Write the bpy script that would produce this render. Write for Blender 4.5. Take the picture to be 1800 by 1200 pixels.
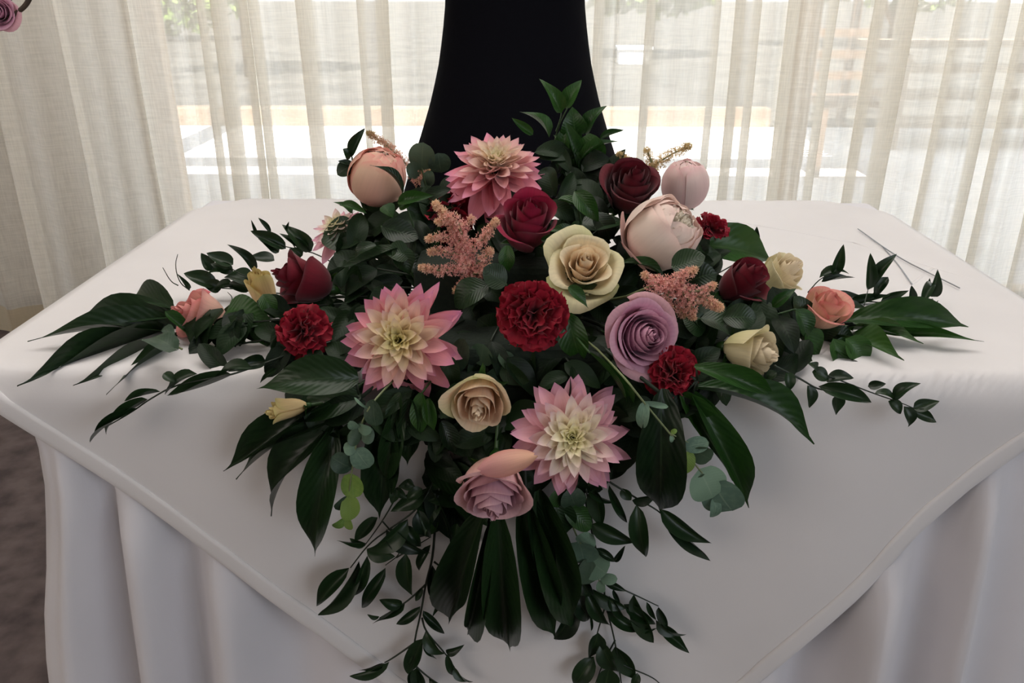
import bpy, bmesh, math, random
from mathutils import Vector, Matrix, noise
random.seed(7)
PI = math.pi
V = Vector
sc = bpy.context.scene
for o in list(bpy.data.objects): bpy.data.objects.remove(o)
C = sc.collection

# ------------------------------------------------------------------ camera, world, light, exposure
TH = math.radians(23.5); YAW = math.radians(0.98); F = 1450.0
CAMP = V((0, 0, 1.131))
cd = bpy.data.cameras.new('camera'); cam = bpy.data.objects.new('camera', cd); C.objects.link(cam)
cam.location = CAMP; cam.rotation_euler = (PI/2 - TH, 0, YAW)
cd.sensor_width = 36; cd.lens = 36*F/1800; cd.clip_start = .02; cd.clip_end = 300
sc.camera = cam
RM = cam.rotation_euler.to_matrix()

w = bpy.data.worlds.new('sky'); sc.world = w; w.use_nodes = True
bgn = w.node_tree.nodes['Background']
bgn.inputs[0].default_value = (.80, .90, 1.0, 1); bgn.inputs[1].default_value = 2.0

def lamp(name, typ, loc, rot, energy, color=(1, 1, 1), size=1, size_y=None):
    l = bpy.data.lights.new(name, typ); l.energy = energy; l.color = color
    if typ == 'AREA':
        l.shape = 'RECTANGLE'; l.size = size; l.size_y = size_y or size
    o = bpy.data.objects.new(name, l); C.objects.link(o); o.location = loc; o.rotation_euler = rot
    return o
sun = lamp('sun', 'SUN', (0, -5, 10), (math.radians(33.2), 0, 0), 24.0, (1, .95, .86)); sun.data.angle = .009
# area lights added as room fill: a wide cool one right of and behind the camera, a warm one to the left
def aim(o, tgt):
    o.rotation_euler = (V(tgt) - V(o.location)).to_track_quat('-Z', 'Y').to_euler()
a1 = lamp('fill_light_right', 'AREA', (2.6, -1.9, 1.75), (0, 0, 0), 30, (.84, .91, 1.0), 2.6, 1.7); aim(a1, (.1, 1.0, .75))
a2 = lamp('fill_light_left', 'AREA', (-2.6, -1.6, 2.0), (0, 0, 0), 17, (1, .88, .80), 2.0, 1.5); aim(a2, (-.2, 1.0, .75))
a3 = lamp('overhead_fill_light', 'AREA', (0, 1.2, 2.78), (0, 0, 0), 25, (1, .95, .90), 2.6, 1.4)  # unseen area light added to fill from above

sc.view_settings.view_transform = 'Standard'; sc.view_settings.look = 'None'
sc.view_settings.gamma = 1; sc.view_settings.use_curve_mapping = False
sc.view_settings.exposure = 0.55
sc.cycles.transparent_max_bounces = 16; sc.cycles.max_bounces = 7; sc.cycles.use_denoising = True

# ------------------------------------------------------------------ helpers
def ray(px, py):
    return (RM @ V(((px-900)/F, -(py-600)/F, -1.0)))
def at(px, py, Y=None, Z=None):
    d = ray(px, py)
    t = (Y/d.y) if Y is not None else (Z-CAMP.z)/d.z
    return CAMP + d*t
def zcam(P):
    return -(RM.transposed() @ (V(P)-CAMP)).z
def pxs(P, n):
    return n*zcam(P)/F
TZ = .75; YF, YB = .793, 1.547; XL, XR = -.603, .648
def surf(px, py, h=.0):
    """point resting on the cloth (table top, or the hanging front), h above it"""
    P = at(px, py, Z=TZ+.004+h)
    if P.y < YF-.004-h:
        P = at(px, py, Y=YF-.026-h)
    return P

def srgb(r, g, b):
    f = lambda c: (c/255/12.92) if c/255 <= .04045 else ((c/255+.055)/1.055)**2.4
    return (f(r), f(g), f(b))
def mixc(a, b, t):
    t = max(0, min(1, t)); return tuple(a[i]*(1-t)+b[i]*t for i in range(3))

def mat(name, col=(.5, .5, .5), rough=.6, **k):
    m = bpy.data.materials.new(name); m.use_nodes = True
    nt = m.node_tree; b = nt.nodes['Principled BSDF']
    b.inputs['Base Color'].default_value = (*col, 1); b.inputs['Roughness'].default_value = rough
    for kk, v in k.items(): b.inputs[kk.replace('_', ' ')].default_value = v
    return m
def N(m, t, **k):
    n = m.node_tree.nodes.new(t)
    for a, v in k.items(): setattr(n, a, v)
    return n
def LK(m, a, b): m.node_tree.links.new(a, b)
def B(m): return m.node_tree.nodes['Principled BSDF']
def OUT(m): return m.node_tree.nodes['Material Output']
def ramp(m, fac, stops):
    r = N(m, 'ShaderNodeValToRGB'); LK(m, fac, r.inputs[0])
    e = r.color_ramp.elements
    while len(e) < len(stops): e.new(.5)
    for i, (p, c) in enumerate(stops):
        e[i].position = p; e[i].color = (*c, 1) if len(c) == 3 else c
    return r.outputs[0]
def noisy(m, scale, c1, c2, lo=.35, hi=.65, detail=4, coord='Object', stretch=None):
    tc = N(m, 'ShaderNodeTexCoord'); src = tc.outputs[coord]
    if stretch:
        mp = N(m, 'ShaderNodeMapping'); mp.inputs['Scale'].default_value = stretch
        LK(m, src, mp.inputs[0]); src = mp.outputs[0]
    n = N(m, 'ShaderNodeTexNoise'); n.inputs['Scale'].default_value = scale; n.inputs['Detail'].default_value = detail
    LK(m, src, n.inputs[0])
    return n.outputs[0], ramp(m, n.outputs[0], [(lo, c1), (hi, c2)])
def bump(m, h, strength=.2, dist=.002):
    b = N(m, 'ShaderNodeBump'); b.inputs['Strength'].default_value = strength; b.inputs['Distance'].default_value = dist
    LK(m, h, b.inputs['Height']); LK(m, b.outputs[0], B(m).inputs['Normal'])

def M_noise(name, scale, c1, c2, rough=.7, bs=.2, bd=.002, stretch=None, **k):
    m = mat(name, c1, rough, **k)
    f, c = noisy(m, scale, c1, c2, stretch=stretch); LK(m, c, B(m).inputs['Base Color'])
    if bs: bump(m, f, bs, bd)
    return m

def petal_material(name, rough=.55, trans=.25, sheen=.3, veins=.25):
    m = mat(name, rough=rough); b = B(m)
    b.inputs['Sheen Weight'].default_value = sheen; b.inputs['Specular IOR Level'].default_value = .25
    at_ = N(m, 'ShaderNodeVertexColor'); at_.layer_name = 'Col'
    uv = N(m, 'ShaderNodeTexCoord'); mp = N(m, 'ShaderNodeMapping'); mp.inputs['Scale'].default_value = (34, 2.2, 1)
    LK(m, uv.outputs['UV'], mp.inputs[0])
    n = N(m, 'ShaderNodeTexNoise'); n.inputs['Scale'].default_value = 1; n.inputs['Detail'].default_value = 3
    LK(m, mp.outputs[0], n.inputs[0])
    c = ramp(m, n.outputs[0], [(.3, (1-veins,)*3), (.68, (1, 1, 1))])
    mx = N(m, 'ShaderNodeMixRGB', blend_type='MULTIPLY'); mx.inputs[0].default_value = 1
    LK(m, at_.outputs[0], mx.inputs[1]); LK(m, c, mx.inputs[2]); LK(m, mx.outputs[0], b.inputs['Base Color'])
    bump(m, n.outputs[0], .12, .0004)
    tr = N(m, 'ShaderNodeBsdfTranslucent'); LK(m, mx.outputs[0], tr.inputs[0])
    ms = N(m, 'ShaderNodeMixShader'); ms.inputs[0].default_value = trans
    LK(m, b.outputs[0], ms.inputs[1]); LK(m, tr.outputs[0], ms.inputs[2]); LK(m, ms.outputs[0], OUT(m).inputs[0])
    return m

def leaf_material(name, dark, light, rib, rough=.38, trans=.12, veinstr=.5, nveins=11):
    m = mat(name, rough=rough); b = B(m); b.inputs['Specular IOR Level'].default_value = .38
    tc = N(m, 'ShaderNodeTexCoord'); sp = N(m, 'ShaderNodeSeparateXYZ'); LK(m, tc.outputs['UV'], sp.inputs[0])
    ab = N(m, 'ShaderNodeMath', operation='SUBTRACT'); LK(m, sp.outputs[0], ab.inputs[0]); ab.inputs[1].default_value = .5
    aa = N(m, 'ShaderNodeMath', operation='ABSOLUTE'); LK(m, ab.outputs[0], aa.inputs[0])
    ribf = ramp(m, aa.outputs[0], [(.0, (1, 1, 1)), (.03, (0, 0, 0))])
    # side veins: waves of v - |u|
    s1 = N(m, 'ShaderNodeMath', operation='MULTIPLY_ADD'); LK(m, aa.outputs[0], s1.inputs[0]); s1.inputs[1].default_value = -.55
    LK(m, sp.outputs[1], s1.inputs[2])
    s2 = N(m, 'ShaderNodeMath', operation='MULTIPLY'); LK(m, s1.outputs[0], s2.inputs[0]); s2.inputs[1].default_value = nveins*2*PI
    s3 = N(m, 'ShaderNodeMath', operation='SINE'); LK(m, s2.outputs[0], s3.inputs[0])
    bp = N(m, 'ShaderNodeBump'); bp.inputs['Strength'].default_value = veinstr*.35; bp.inputs['Distance'].default_value = .0005
    LK(m, s3.outputs[0], bp.inputs['Height']); LK(m, bp.outputs[0], b.inputs['Normal'])
    oi = N(m, 'ShaderNodeObjectInfo')
    n = N(m, 'ShaderNodeTexNoise'); n.inputs['Scale'].default_value = 5; LK(m, tc.outputs['UV'], n.inputs[0])
    ad = N(m, 'ShaderNodeMath', operation='ADD'); LK(m, oi.outputs['Random'], ad.inputs[0]); LK(m, n.outputs[0], ad.inputs[1])
    c = ramp(m, ad.outputs[0], [(.45, dark), (1.35, light)])
    mx = N(m, 'ShaderNodeMixRGB'); mx.inputs[2].default_value = (*rib, 1)
    rr = N(m, 'ShaderNodeMath', operation='MULTIPLY'); LK(m, ribf, rr.inputs[0]); rr.inputs[1].default_value = .6
    LK(m, rr.outputs[0], mx.inputs[0]); LK(m, c, mx.inputs[1]); LK(m, mx.outputs[0], b.inputs['Base Color'])
    tr = N(m, 'ShaderNodeBsdfTranslucent'); LK(m, mx.outputs[0], tr.inputs[0])
    ms = N(m, 'ShaderNodeMixShader'); ms.inputs[0].default_value = trans
    LK(m, b.outputs[0], ms.inputs[1]); LK(m, tr.outputs[0], ms.inputs[2]); LK(m, ms.outputs[0], OUT(m).inputs[0])
    return m

def mesh(name, verts, faces, m=None, cols=None, uvs=None, smooth=True):
    me = bpy.data.meshes.new(name); me.from_pydata([tuple(v) for v in verts], [], faces); me.update()
    if smooth:
        me.polygons.foreach_set('use_smooth', [True]*len(me.polygons))
    if cols:
        a = me.color_attributes.new('Col', 'FLOAT_COLOR', 'POINT')
        a.data.foreach_set('color', [x for c in cols for x in (c[0], c[1], c[2], 1)])
    if uvs:
        ul = me.uv_layers.new(name='UV'); li = [0]*len(me.loops); me.loops.foreach_get('vertex_index', li)
        ul.data.foreach_set('uv', [x for i in li for x in uvs[i]])
    if m: me.materials.append(m)
    return me
def grid(name, fn, nu, nv, m, colfn=None):
    """fn(u,v), u in -1..1, v in 0..1"""
    vs, cs, uv = [], [], []
    for j in range(nv+1):
        for i in range(nu+1):
            u = -1+2*i/nu; v = j/nv
            vs.append(fn(u, v)); uv.append((i/nu, v))
            if colfn: cs.append(colfn(u, v))
    fs = [(j*(nu+1)+i, j*(nu+1)+i+1, (j+1)*(nu+1)+i+1, (j+1)*(nu+1)+i) for j in range(nv) for i in range(nu)]
    return mesh(name, vs, fs, m, cs or None, uv)
def obj(name, me, parent=None, M=None):
    o = bpy.data.objects.new(name, me); C.objects.link(o)
    if parent: o.parent = parent
    if M is not None: o.matrix_local = M
    return o
def thing(name, label, cat, loc=(0, 0, 0), rot=None, group=None):
    o = bpy.data.objects.new(name, None); C.objects.link(o); o.empty_display_size = .02
    if rot is not None: o.matrix_local = Matrix.Translation(V(loc)) @ rot.to_4x4()
    else: o.location = loc
    o['label'] = label; o['category'] = cat
    if group: o['group'] = group
    return o
def tag(o, label=None, cat=None, group=None, kind=None):
    for k, v in (('label', label), ('category', cat), ('group', group), ('kind', kind)):
        if v: o[k] = v
    return o
def box_data(x0, x1, y0, y1, z0, z1):
    vs = [(x, y, z) for z in (z0, z1) for y in (y0, y1) for x in (x0, x1)]
    fs = [(0, 2, 3, 1), (4, 5, 7, 6), (0, 1, 5, 4), (2, 6, 7, 3), (0, 4, 6, 2), (1, 3, 7, 5)]
    return vs, fs
def box(name, b, m, parent=None, bevel=0):
    me = mesh(name, *box_data(*b), m, smooth=False); o = obj(name, me, parent)
    if bevel:
        md = o.modifiers.new('bevel', 'BEVEL'); md.width = bevel; md.segments = 2
    return o
def tube_data(pts, rad, seg=6, cap=True):
    pts = [V(p) for p in pts]; n = len(pts)
    rads = rad if isinstance(rad, (list, tuple)) else [rad]*n
    vs, fs = [], []; prev = None
    for i, p in enumerate(pts):
        t = (pts[min(i+1, n-1)]-pts[max(i-1, 0)]).normalized()
        if prev is None:
            a = V((0, 0, 1)) if abs(t.z) < .9 else V((1, 0, 0)); x = t.cross(a).normalized()
        else:
            x = (prev - t*prev.dot(t)).normalized()
        prev = x; y = t.cross(x)
        for k in range(seg):
            an = 2*PI*k/seg; vs.append(p + (x*math.cos(an)+y*math.sin(an))*rads[i])
    for i in range(n-1):
        for k in range(seg):
            fs.append((i*seg+k, i*seg+(k+1) % seg, (i+1)*seg+(k+1) % seg, (i+1)*seg+k))
    if cap:
        fs.append(tuple(range(seg))[::-1]); fs.append(tuple((n-1)*seg+k for k in range(seg)))
    return vs, fs
def tube(name, pts, rad, m, parent=None, seg=6, inv=None):
    if inv is not None: pts = [inv @ V(p) for p in pts]
    return obj(name, mesh(name, *tube_data(pts, rad, seg), m), parent)
def smooth_path(pts, k=2):
    pts = [V(p) for p in pts]
    for _ in range(k):
        q = [pts[0]]
        for a, b in zip(pts, pts[1:]): q += [a*.75+b*.25, a*.25+b*.75]
        pts = q + [pts[-1]]
    return pts
def frame(axis, spin=0):
    z = V(axis).normalized(); a = V((0, 0, 1)) if abs(z.z) < .95 else V((0, 1, 0))
    x = a.cross(z).normalized(); y = z.cross(x)
    R = Matrix((x, y, z)).transposed()
    return R @ Matrix.Rotation(spin, 3, 'Z')
def interp(tab, x):
    if x <= tab[0][0]: return tab[0][1]
    for (a, b), (c, d) in zip(tab, tab[1:]):
        if x <= c: return b+(d-b)*(x-a)/(c-a)
    return tab[-1][1]

# ------------------------------------------------------------------ materials
def cloth_mat(name, c1, c2, thread=900):
    m = mat(name, c1, .75); b = B(m); b.inputs['Sheen Weight'].default_value = .15; b.inputs['Specular IOR Level'].default_value = .25
    f, c = noisy(m, 3, c1, c2); LK(m, c, b.inputs['Base Color'])
    tc = N(m, 'ShaderNodeTexCoord'); n = N(m, 'ShaderNodeTexNoise'); n.inputs['Scale'].default_value = thread
    LK(m, tc.outputs['Object'], n.inputs[0]); n2 = N(m, 'ShaderNodeTexNoise'); n2.inputs['Scale'].default_value = 7
    n2.inputs['Detail'].default_value = 3; LK(m, tc.outputs['Object'], n2.inputs[0])
    b1 = N(m, 'ShaderNodeBump'); b1.inputs['Strength'].default_value = .12; b1.inputs['Distance'].default_value = .0005; LK(m, n.outputs[0], b1.inputs['Height'])
    b2 = N(m, 'ShaderNodeBump'); b2.inputs['Strength'].default_value = .25; b2.inputs['Distance'].default_value = .006; LK(m, n2.outputs[0], b2.inputs['Height'])
    LK(m, b1.outputs[0], b2.inputs['Normal']); LK(m, b2.outputs[0], b.inputs['Normal'])
    return m
M_over = cloth_mat('overlay_cloth', (.66, .635, .635), (.72, .695, .695))
M_under = cloth_mat('under_cloth', (.66, .64, .67), (.72, .70, .73))
M_black = M_noise('black_spandex', 500, (.0022, .0022, .0035), (.004, .004, .006), .9, .1, .0004, Specular_IOR_Level=.04)
M_floor = M_noise('carpet', 14, srgb(66, 56, 56), srgb(98, 86, 84), .95, .5, .006)
M_wall = M_noise('painted_wall', 30, (.62, .58, .52), (.66, .62, .56), .85, .1, .001)
M_ceil = M_noise('ceiling_paint', 30, (.70, .68, .64), (.74, .72, .68), .9, .05, .001)
M_wood = M_noise('window_timber', 12, (.42, .27, .14), (.58, .40, .23), .5, .2, .001, stretch=(1, 1, .12))
M_kerb = M_noise('patio_timber', 9, (.17, .125, .09), (.24, .18, .13), .7, .3, .002, stretch=(.1, 1, 1))
M_patio = M_noise('patio_concrete', 5, (.58, .55, .53), (.74, .70, .68), .8, .3, .003)
M_road = M_noise('far_ground', 1.6, (.022, .021, .020), (.07, .066, .06), .9, .5, .02)
M_hedge = M_noise('hedge_leaves', 9, (.03, .06, .012), (.14, .22, .03), .6, .3, .01)
M_bark = M_noise('bark', 40, (.10, .07, .045), (.20, .14, .09), .9, .6, .004)
M_white = mat('white_paint', (.78, .80, .84), .5)
M_metal = mat('grey_metal', (.35, .36, .38), .4, Metallic=1.0)
M_brown = M_noise('brown_stain', 20, (.10, .06, .035), (.17, .10, .06), .6, .2, .001)
M_glass = mat('window_glass', (1, 1, 1), .0)
g_ = N(M_glass, 'ShaderNodeBsdfTransparent'); gl_ = N(M_glass, 'ShaderNodeBsdfGlossy'); gl_.inputs['Roughness'].default_value = .02
mx_ = N(M_glass, 'ShaderNodeMixShader'); mx_.inputs[0].default_value = .05
LK(M_glass, g_.outputs[0], mx_.inputs[1]); LK(M_glass, gl_.outputs[0], mx_.inputs[2]); LK(M_glass, mx_.outputs[0], OUT(M_glass).inputs[0])

def curtain_mat(name, col, t_lo, t_hi):
    m = mat(name, col, .9)
    tc = N(m, 'ShaderNodeTexCoord')
    def nz(sx, sz, sc_, det=2):
        mp = N(m, 'ShaderNodeMapping'); mp.inputs['Scale'].default_value = (sx, .0, sz); LK(m, tc.outputs['Object'], mp.inputs[0])
        n = N(m, 'ShaderNodeTexNoise'); n.inputs['Scale'].default_value = sc_; n.inputs['Detail'].default_value = det; LK(m, mp.outputs[0], n.inputs[0]); return n.outputs[0]
    a = nz(1, .06, 230); b_ = nz(.06, 1, 230)
    mm = N(m, 'ShaderNodeMath', operation='ADD'); LK(m, a, mm.inputs[0]); LK(m, b_, mm.inputs[1])
    fac = ramp(m, mm.outputs[0], [(.0, (0, 0, 0)), (1, (1, 1, 1))])
    mr = N(m, 'ShaderNodeMapRange'); LK(m, mm.outputs[0], mr.inputs[0])
    mr.inputs[1].default_value = .75; mr.inputs[2].default_value = 1.25; mr.inputs[3].default_value = t_lo; mr.inputs[4].default_value = t_hi
    df = N(m, 'ShaderNodeBsdfDiffuse'); df.inputs[0].default_value = (*col, 1)
    tl = N(m, 'ShaderNodeBsdfTranslucent'); tl.inputs[0].default_value = (*col, 1)
    tp = N(m, 'ShaderNodeBsdfTransparent')
    m1 = N(m, 'ShaderNodeMixShader'); m1.inputs[0].default_value = .45
    LK(m, df.outputs[0], m1.inputs[1]); LK(m, tl.outputs[0], m1.inputs[2])
    m2 = N(m, 'ShaderNodeMixShader'); LK(m, mr.outputs[0], m2.inputs[0])
    LK(m, m1.outputs[0], m2.inputs[1]); LK(m, tp.outputs[0], m2.inputs[2]); LK(m, m2.outputs[0], OUT(m).inputs[0])
    return m
M_curt = curtain_mat('sheer_linen', (.90, .86, .78), .20, .34)
M_hem = curtain_mat('sheer_linen_hem', (.66, .57, .42), .0, .08)

M_petal = petal_material('petal', veins=.12, sheen=.1)
M_smooth = petal_material('smooth_petal', veins=.05, sheen=.1)
M_velvet = petal_material('red_petal', rough=.6, trans=.1, sheen=.15, veins=.2)
M_leaf = leaf_material('dark_leaf', (.004, .013, .004), (.012, .032, .009), (.04, .075, .03), rough=.36, trans=.06)
M_leafg = leaf_material('green_leaf', (.010, .040, .007), (.024, .075, .012), (.07, .13, .04), rough=.38, trans=.14)
M_fill = leaf_material('shade_leaf', (.003, .009, .003), (.008, .022, .006), (.02, .045, .015), rough=.5, trans=.05, veinstr=.3)  # leaf colour blackened to put in the shade between the flowers
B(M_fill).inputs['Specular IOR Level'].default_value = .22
M_smil = leaf_material('ruscus_leaf', (.004, .014, .005), (.011, .030, .009), (.05, .08, .03), rough=.35, trans=.1, veinstr=.25, nveins=3)
M_euc = leaf_material('eucalyptus_leaf', (.085, .15, .11), (.15, .24, .16), (.22, .30, .21), rough=.6, trans=.12, veinstr=.2)
M_eucd = leaf_material('eucalyptus_dark_leaf', (.020, .045, .025), (.045, .08, .045), (.08, .12, .07), rough=.5, trans=.1, veinstr=.2)
M_lime = leaf_material('lime_leaf', (.14, .26, .05), (.22, .33, .07), (.25, .35, .12), rough=.5, trans=.2)
M_stem = mat('green_stem', (.03, .07, .02), .5)
M_dstem = mat('dark_stem', (.012, .022, .010), .5)
M_estem = mat('pale_stem', (.17, .20, .09), .5)
M_foam = M_noise('floral_foam', 200, (.003, .009, .004), (.006, .014, .006), .95, .6, .002)  # near black, also for the blocks that stand for shaded gaps
M_tray = mat('black_tray_plastic', (.01, .01, .01), .4)
M_twig = M_noise('twig_bark', 60, (.03, .02, .012), (.07, .045, .03), .8, .5, .001)
M_ast = petal_material('astilbe_floret', rough=.7, trans=.3, sheen=.2, veins=.0)

# ------------------------------------------------------------------ room shell
WY = 3.05
def struct(name, b, m, bevel=0):
    return tag(box(name, b, m, None, bevel), kind='structure')
struct('floor', (-3.4, 3.4, -3.2, WY+.12, -.06, 0), M_floor)
struct('ceiling', (-3.4, 3.4, -3.2, 3.33, 2.9, 3.05), M_ceil)
struct('wall_left', (-3.5, -3.4, -3.2, WY+.1, 0, 2.9), M_wall)
struct('wall_right', (3.4, 3.5, -3.2, WY+.1, 0, 2.9), M_wall)
struct('wall_rear', (-3.4, 3.4, -3.3, -3.2, 0, 2.9), M_wall)
struct('wall_back', (-3.4, -1.36, WY-.05, WY+.1, 0, 2.9), M_wall)
# glazed doors behind the curtain
wt = tag(thing('window_1', 'timber framed glazed doors behind the sheer curtain', 'window', (0, 0, 0)), kind='structure')
del wt['label']; del wt['category']
for b in ((-1.36, 3.4, WY, WY+.07, 2.62, 2.9), (-1.36, 3.4, WY, WY+.08, 0, .035),
          (-1.36, -1.29, WY, WY+.07, 0, 2.7), (.93, 1.01, WY, WY+.07, 0, 2.7), (2.2, 2.28, WY, WY+.07, 0, 2.7)):
    box('window_frame', b, M_wood, wt, .004)
for x0, x1 in ((-1.29, .93), (1.01, 2.2), (2.28, 3.4)):
    box('glass_pane', (x0, x1, WY+.03, WY+.036, .035, 2.62), M_glass, wt)

# patio
struct('ground', (-30, 30, 7.47, 60, -.10, -.02), M_road)
pt = tag(box('patio', (-6, 6, WY+.12, 7.3, -.08, -.012), M_patio), kind='structure')
struct('wall_outside', (-2.75, -2.5, WY+.1, 5.6, -.01, 3.0), M_wall)
tag(box('canopy_beam', (-2.6, 3.6, 3.69, 3.89, 2.86, 3.05), M_wood), 'timber beam running outside along the edge of the roof', 'beam')
o = tag(box('timber_kerb', (-3.2, 2.1, 7.3, 7.46, -.03, .14), M_kerb, None, .01), 'long low timber kerb along the far side of the sunlit patio', 'kerb')

struct('shade_slab_outside', (2.22, 6.2, 3.33, 5.75, 2.9, 3.0), M_ceil)  # unseen slab added to keep the sun off the patio's right end
# far greenery, seen blurred through the sheer
def bush(name, label, cat, c, r, n, seed, trunk=None):
    rnd = random.Random(seed)
    t = thing(name, label, cat, (c[0], c[1], 0))
    vs, fs = [], []
    for _ in range(n):
        d = V((rnd.gauss(0, 1), rnd.gauss(0, 1), rnd.gauss(0, 1))).normalized()*rnd.uniform(.55, 1)
        p = V((d.x*r[0], d.y*r[1], c[2]+d.z*r[2])); s = rnd.uniform(.10, .22)
        a = V((rnd.gauss(0, 1), rnd.gauss(0, 1), rnd.gauss(0, 1))).normalized(); b = a.orthogonal().normalized()
        k = len(vs); vs += [p-a*s, p+b*s*.5, p+a*s, p-b*s*.5]; fs.append((k, k+1, k+2, k+3))
    f = obj('foliage', mesh('foliage', vs, fs, M_hedge), t); f['kind'] = 'stuff'
    tube('trunk', [(0, 0, -.05), (.03, 0, c[2]*.5), (0, 0, c[2])], [.09, .07, .04], M_bark, t, 8)
    return t
bush('tree', 'green tree outside, left of the black stand and behind the sheer curtain', 'tree', (-3.7, 11.5, 2.0), (1.4, .9, .9), 900, 3)
bush('tree', 'green tree outside, just right of the black stand', 'tree', (2.0, 14.5, 1.6), (1.5, 1.0, 1.0), 1200, 5)
bush('tree', 'green tree outside, right of the timber window post', 'tree', (7.0, 17.0, 1.9), (2.6, 1.3, 1.3), 1400, 8)
bush('bush', 'low green bush on the far side of the yard', 'bush', (-9, 19, .9), (3.4, 1.2, .9), 1400, 9)

# white planter outside
P = at(1113, 112, Z=-.02)
t = thing('planter', 'small white planter box outside in the sun, just right of the black stand', 'planter', (P.x, P.y, -.02))
box('tub', (-.24, .24, -.16, .16, 0, .24), M_white, t, .01); box('rim', (-.27, .27, -.19, .19, .21, .26), M_white, t, .008)
# chair outside right
P = at(1465, 300, Z=-.01)
t = thing('garden_chair', 'brown wooden chair outside on the patio, right of the timber window post', 'chair', (P.x, P.y, 0))
box('seat', (-.2, .2, -.2, .2, .42, .46), M_brown, t, .005)
for sx in (-1, 1):
    for sy in (-1, 1): box('leg', (sx*.18-.02, sx*.18+.02, sy*.18-.02, sy*.18+.02, -.012, .42 if sy < 0 else .9), M_brown, t)
for k in range(3): box('back_rail', (-.17, .17, .17, .19, .55+.13*k, .60+.13*k), M_brown, t)
# steps outside right
P = at(1735, 262, Z=-.01)
t = thing('outdoor_steps', 'timber steps with a sloping rail outside, far right behind the curtain', 'steps', (P.x, P.y, 0))
for k in range(4): box('tread', (-.7, .9, k*.28, k*.28+.3, .14+.17*k, .19+.17*k), M_kerb, t, .004)
for sx in (-.72, .92): tube('rail', [(sx, -.1, .6), (sx, 1.2, 1.35)], .025, M_brown, t)
for sx in (-.72, .92):
    for yy in (0, 1.1): box('post', (sx-.03, sx+.03, yy-.03, yy+.03, -.012, .66+yy*.55), M_brown, t)

# ------------------------------------------------------------------ sheer curtain
CY = 2.65
def make_curtain(name, label, folds, xa, xb, seed):
    """plan path in x with S-folds: where the cloth doubles back there are three layers"""
    rnd = random.Random(seed)
    X = lambda px: at(px, 200, Y=CY).x
    S = 2.68/F
    pts = [V((xa, 0, 0))]; x = xa
    for px, wd, sd in folds:
        c = X(px); h = wd*S/2
        if c-h*1.2-pts[-1].x > .10:
            n = int((c-h-pts[-1].x)/.07)+1; x0 = pts[-1].x
            for k in range(1, n): pts.append(V((x0+(c-h-x0)*k/n, rnd.uniform(-.028, .028), 0)))
        a = .016+.25*h
        if sd == 0: pts += [V((c-h, .0, 0)), V((c, -a*1.6, 0)), V((c+h, .0, 0))]      # plain soft fold
        else: pts += [V((c-h*1.1, a*sd, 0)), V((c+h*1.3, a*sd, 0)), V((c+h*1.1, 0, 0)), V((c-h*1.1, 0, 0)), V((c-h*1.3, -a*sd, 0)), V((c+h*1.2, -a*sd, 0))]
    while xb-pts[-1].x > .09: pts.append(V((pts[-1].x+rnd.uniform(.05, .08), rnd.uniform(-.03, .03), 0)))
    pts.append(V((xb, 0, 0)))
    pts = smooth_path(pts, 2)
    zs = [0.10, .3, .6, .9, 1.2, 1.6, 2.0, 2.5, 2.82]
    def sheet(zs, m, nm, off=0):
        vs = []
        for z in zs:
            for i, p in enumerate(pts):
                k = 1+.25*math.sin(z*2.1+p.x*3)
                wob = .004*math.sin(z*3.3+p.x*9)
                vs.append((p.x+wob, CY+p.y*k+off, z))
        n = len(pts)
        fs = [(j*n+i, j*n+i+1, (j+1)*n+i+1, (j+1)*n+i) for j in range(len(zs)-1) for i in range(n-1)]
        return mesh(nm, vs, fs, m)
    t = thing(name, label, 'curtain', ((xa+xb)/2, CY, 0))
    inv = Matrix.Translation((-(xa+xb)/2, -CY, 0))
    obj('sheer_panel', sheet(zs, M_curt, 'sheer_panel'), t, inv)
    obj('hem', sheet([.004, .05, .10], M_hem, 'hem'), t, inv)
make_curtain('sheer_curtain', 'cream linen sheer curtain left of the black stand, in loose vertical folds',
    [(-60, 40, 0), (12, 16, 1), (75, 50, 0), (139, 7, 1), (195, 40, 0), (256, 7, -1), (318, 16, 0), (352, 12, 0), (378, 9, 1), (408, 20, 1), (449, 13, -1), (466, 11, 1),
     (500, 40, 0), (553, 20, 1), (600, 40, 0), (648, 8, 1), (683, 19, -1), (735, 30, 0), (800, 16, 1), (870, 30, 0)], at(-420, 200, Y=CY).x, at(930, 200, Y=CY).x, 4)
make_curtain('sheer_curtain', 'cream linen sheer curtain right of the black stand, in loose vertical folds',
    [(980, 30, 0), (1048, 14, 1), (1077, 7, 0), (1132, 13, 1), (1190, 50, 0), (1243, 8, -1), (1282, 16, 1), (1311, 10, -1), (1345, 25, 0), (1374, 19, 1), (1412, 22, 0), (1440, 10, -1),
     (1475, 30, 0), (1515, 18, 1), (1560, 22, -1), (1600, 30, 0), (1648, 14, 1), (1690, 24, 0), (1722, 12, -1), (1762, 16, 1), (1800, 20, 0), (1850, 12, 1)], at(935, 200, Y=CY).x, at(2250, 200, Y=CY).x, 6)
tube('curtain_rail', [(-3.3, CY, 2.84), (3.3, CY, 2.84)], .015, M_metal)
tag(bpy.data.objects['curtain_rail'], 'metal rail holding the sheer curtains near the ceiling', 'curtain rail')

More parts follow.
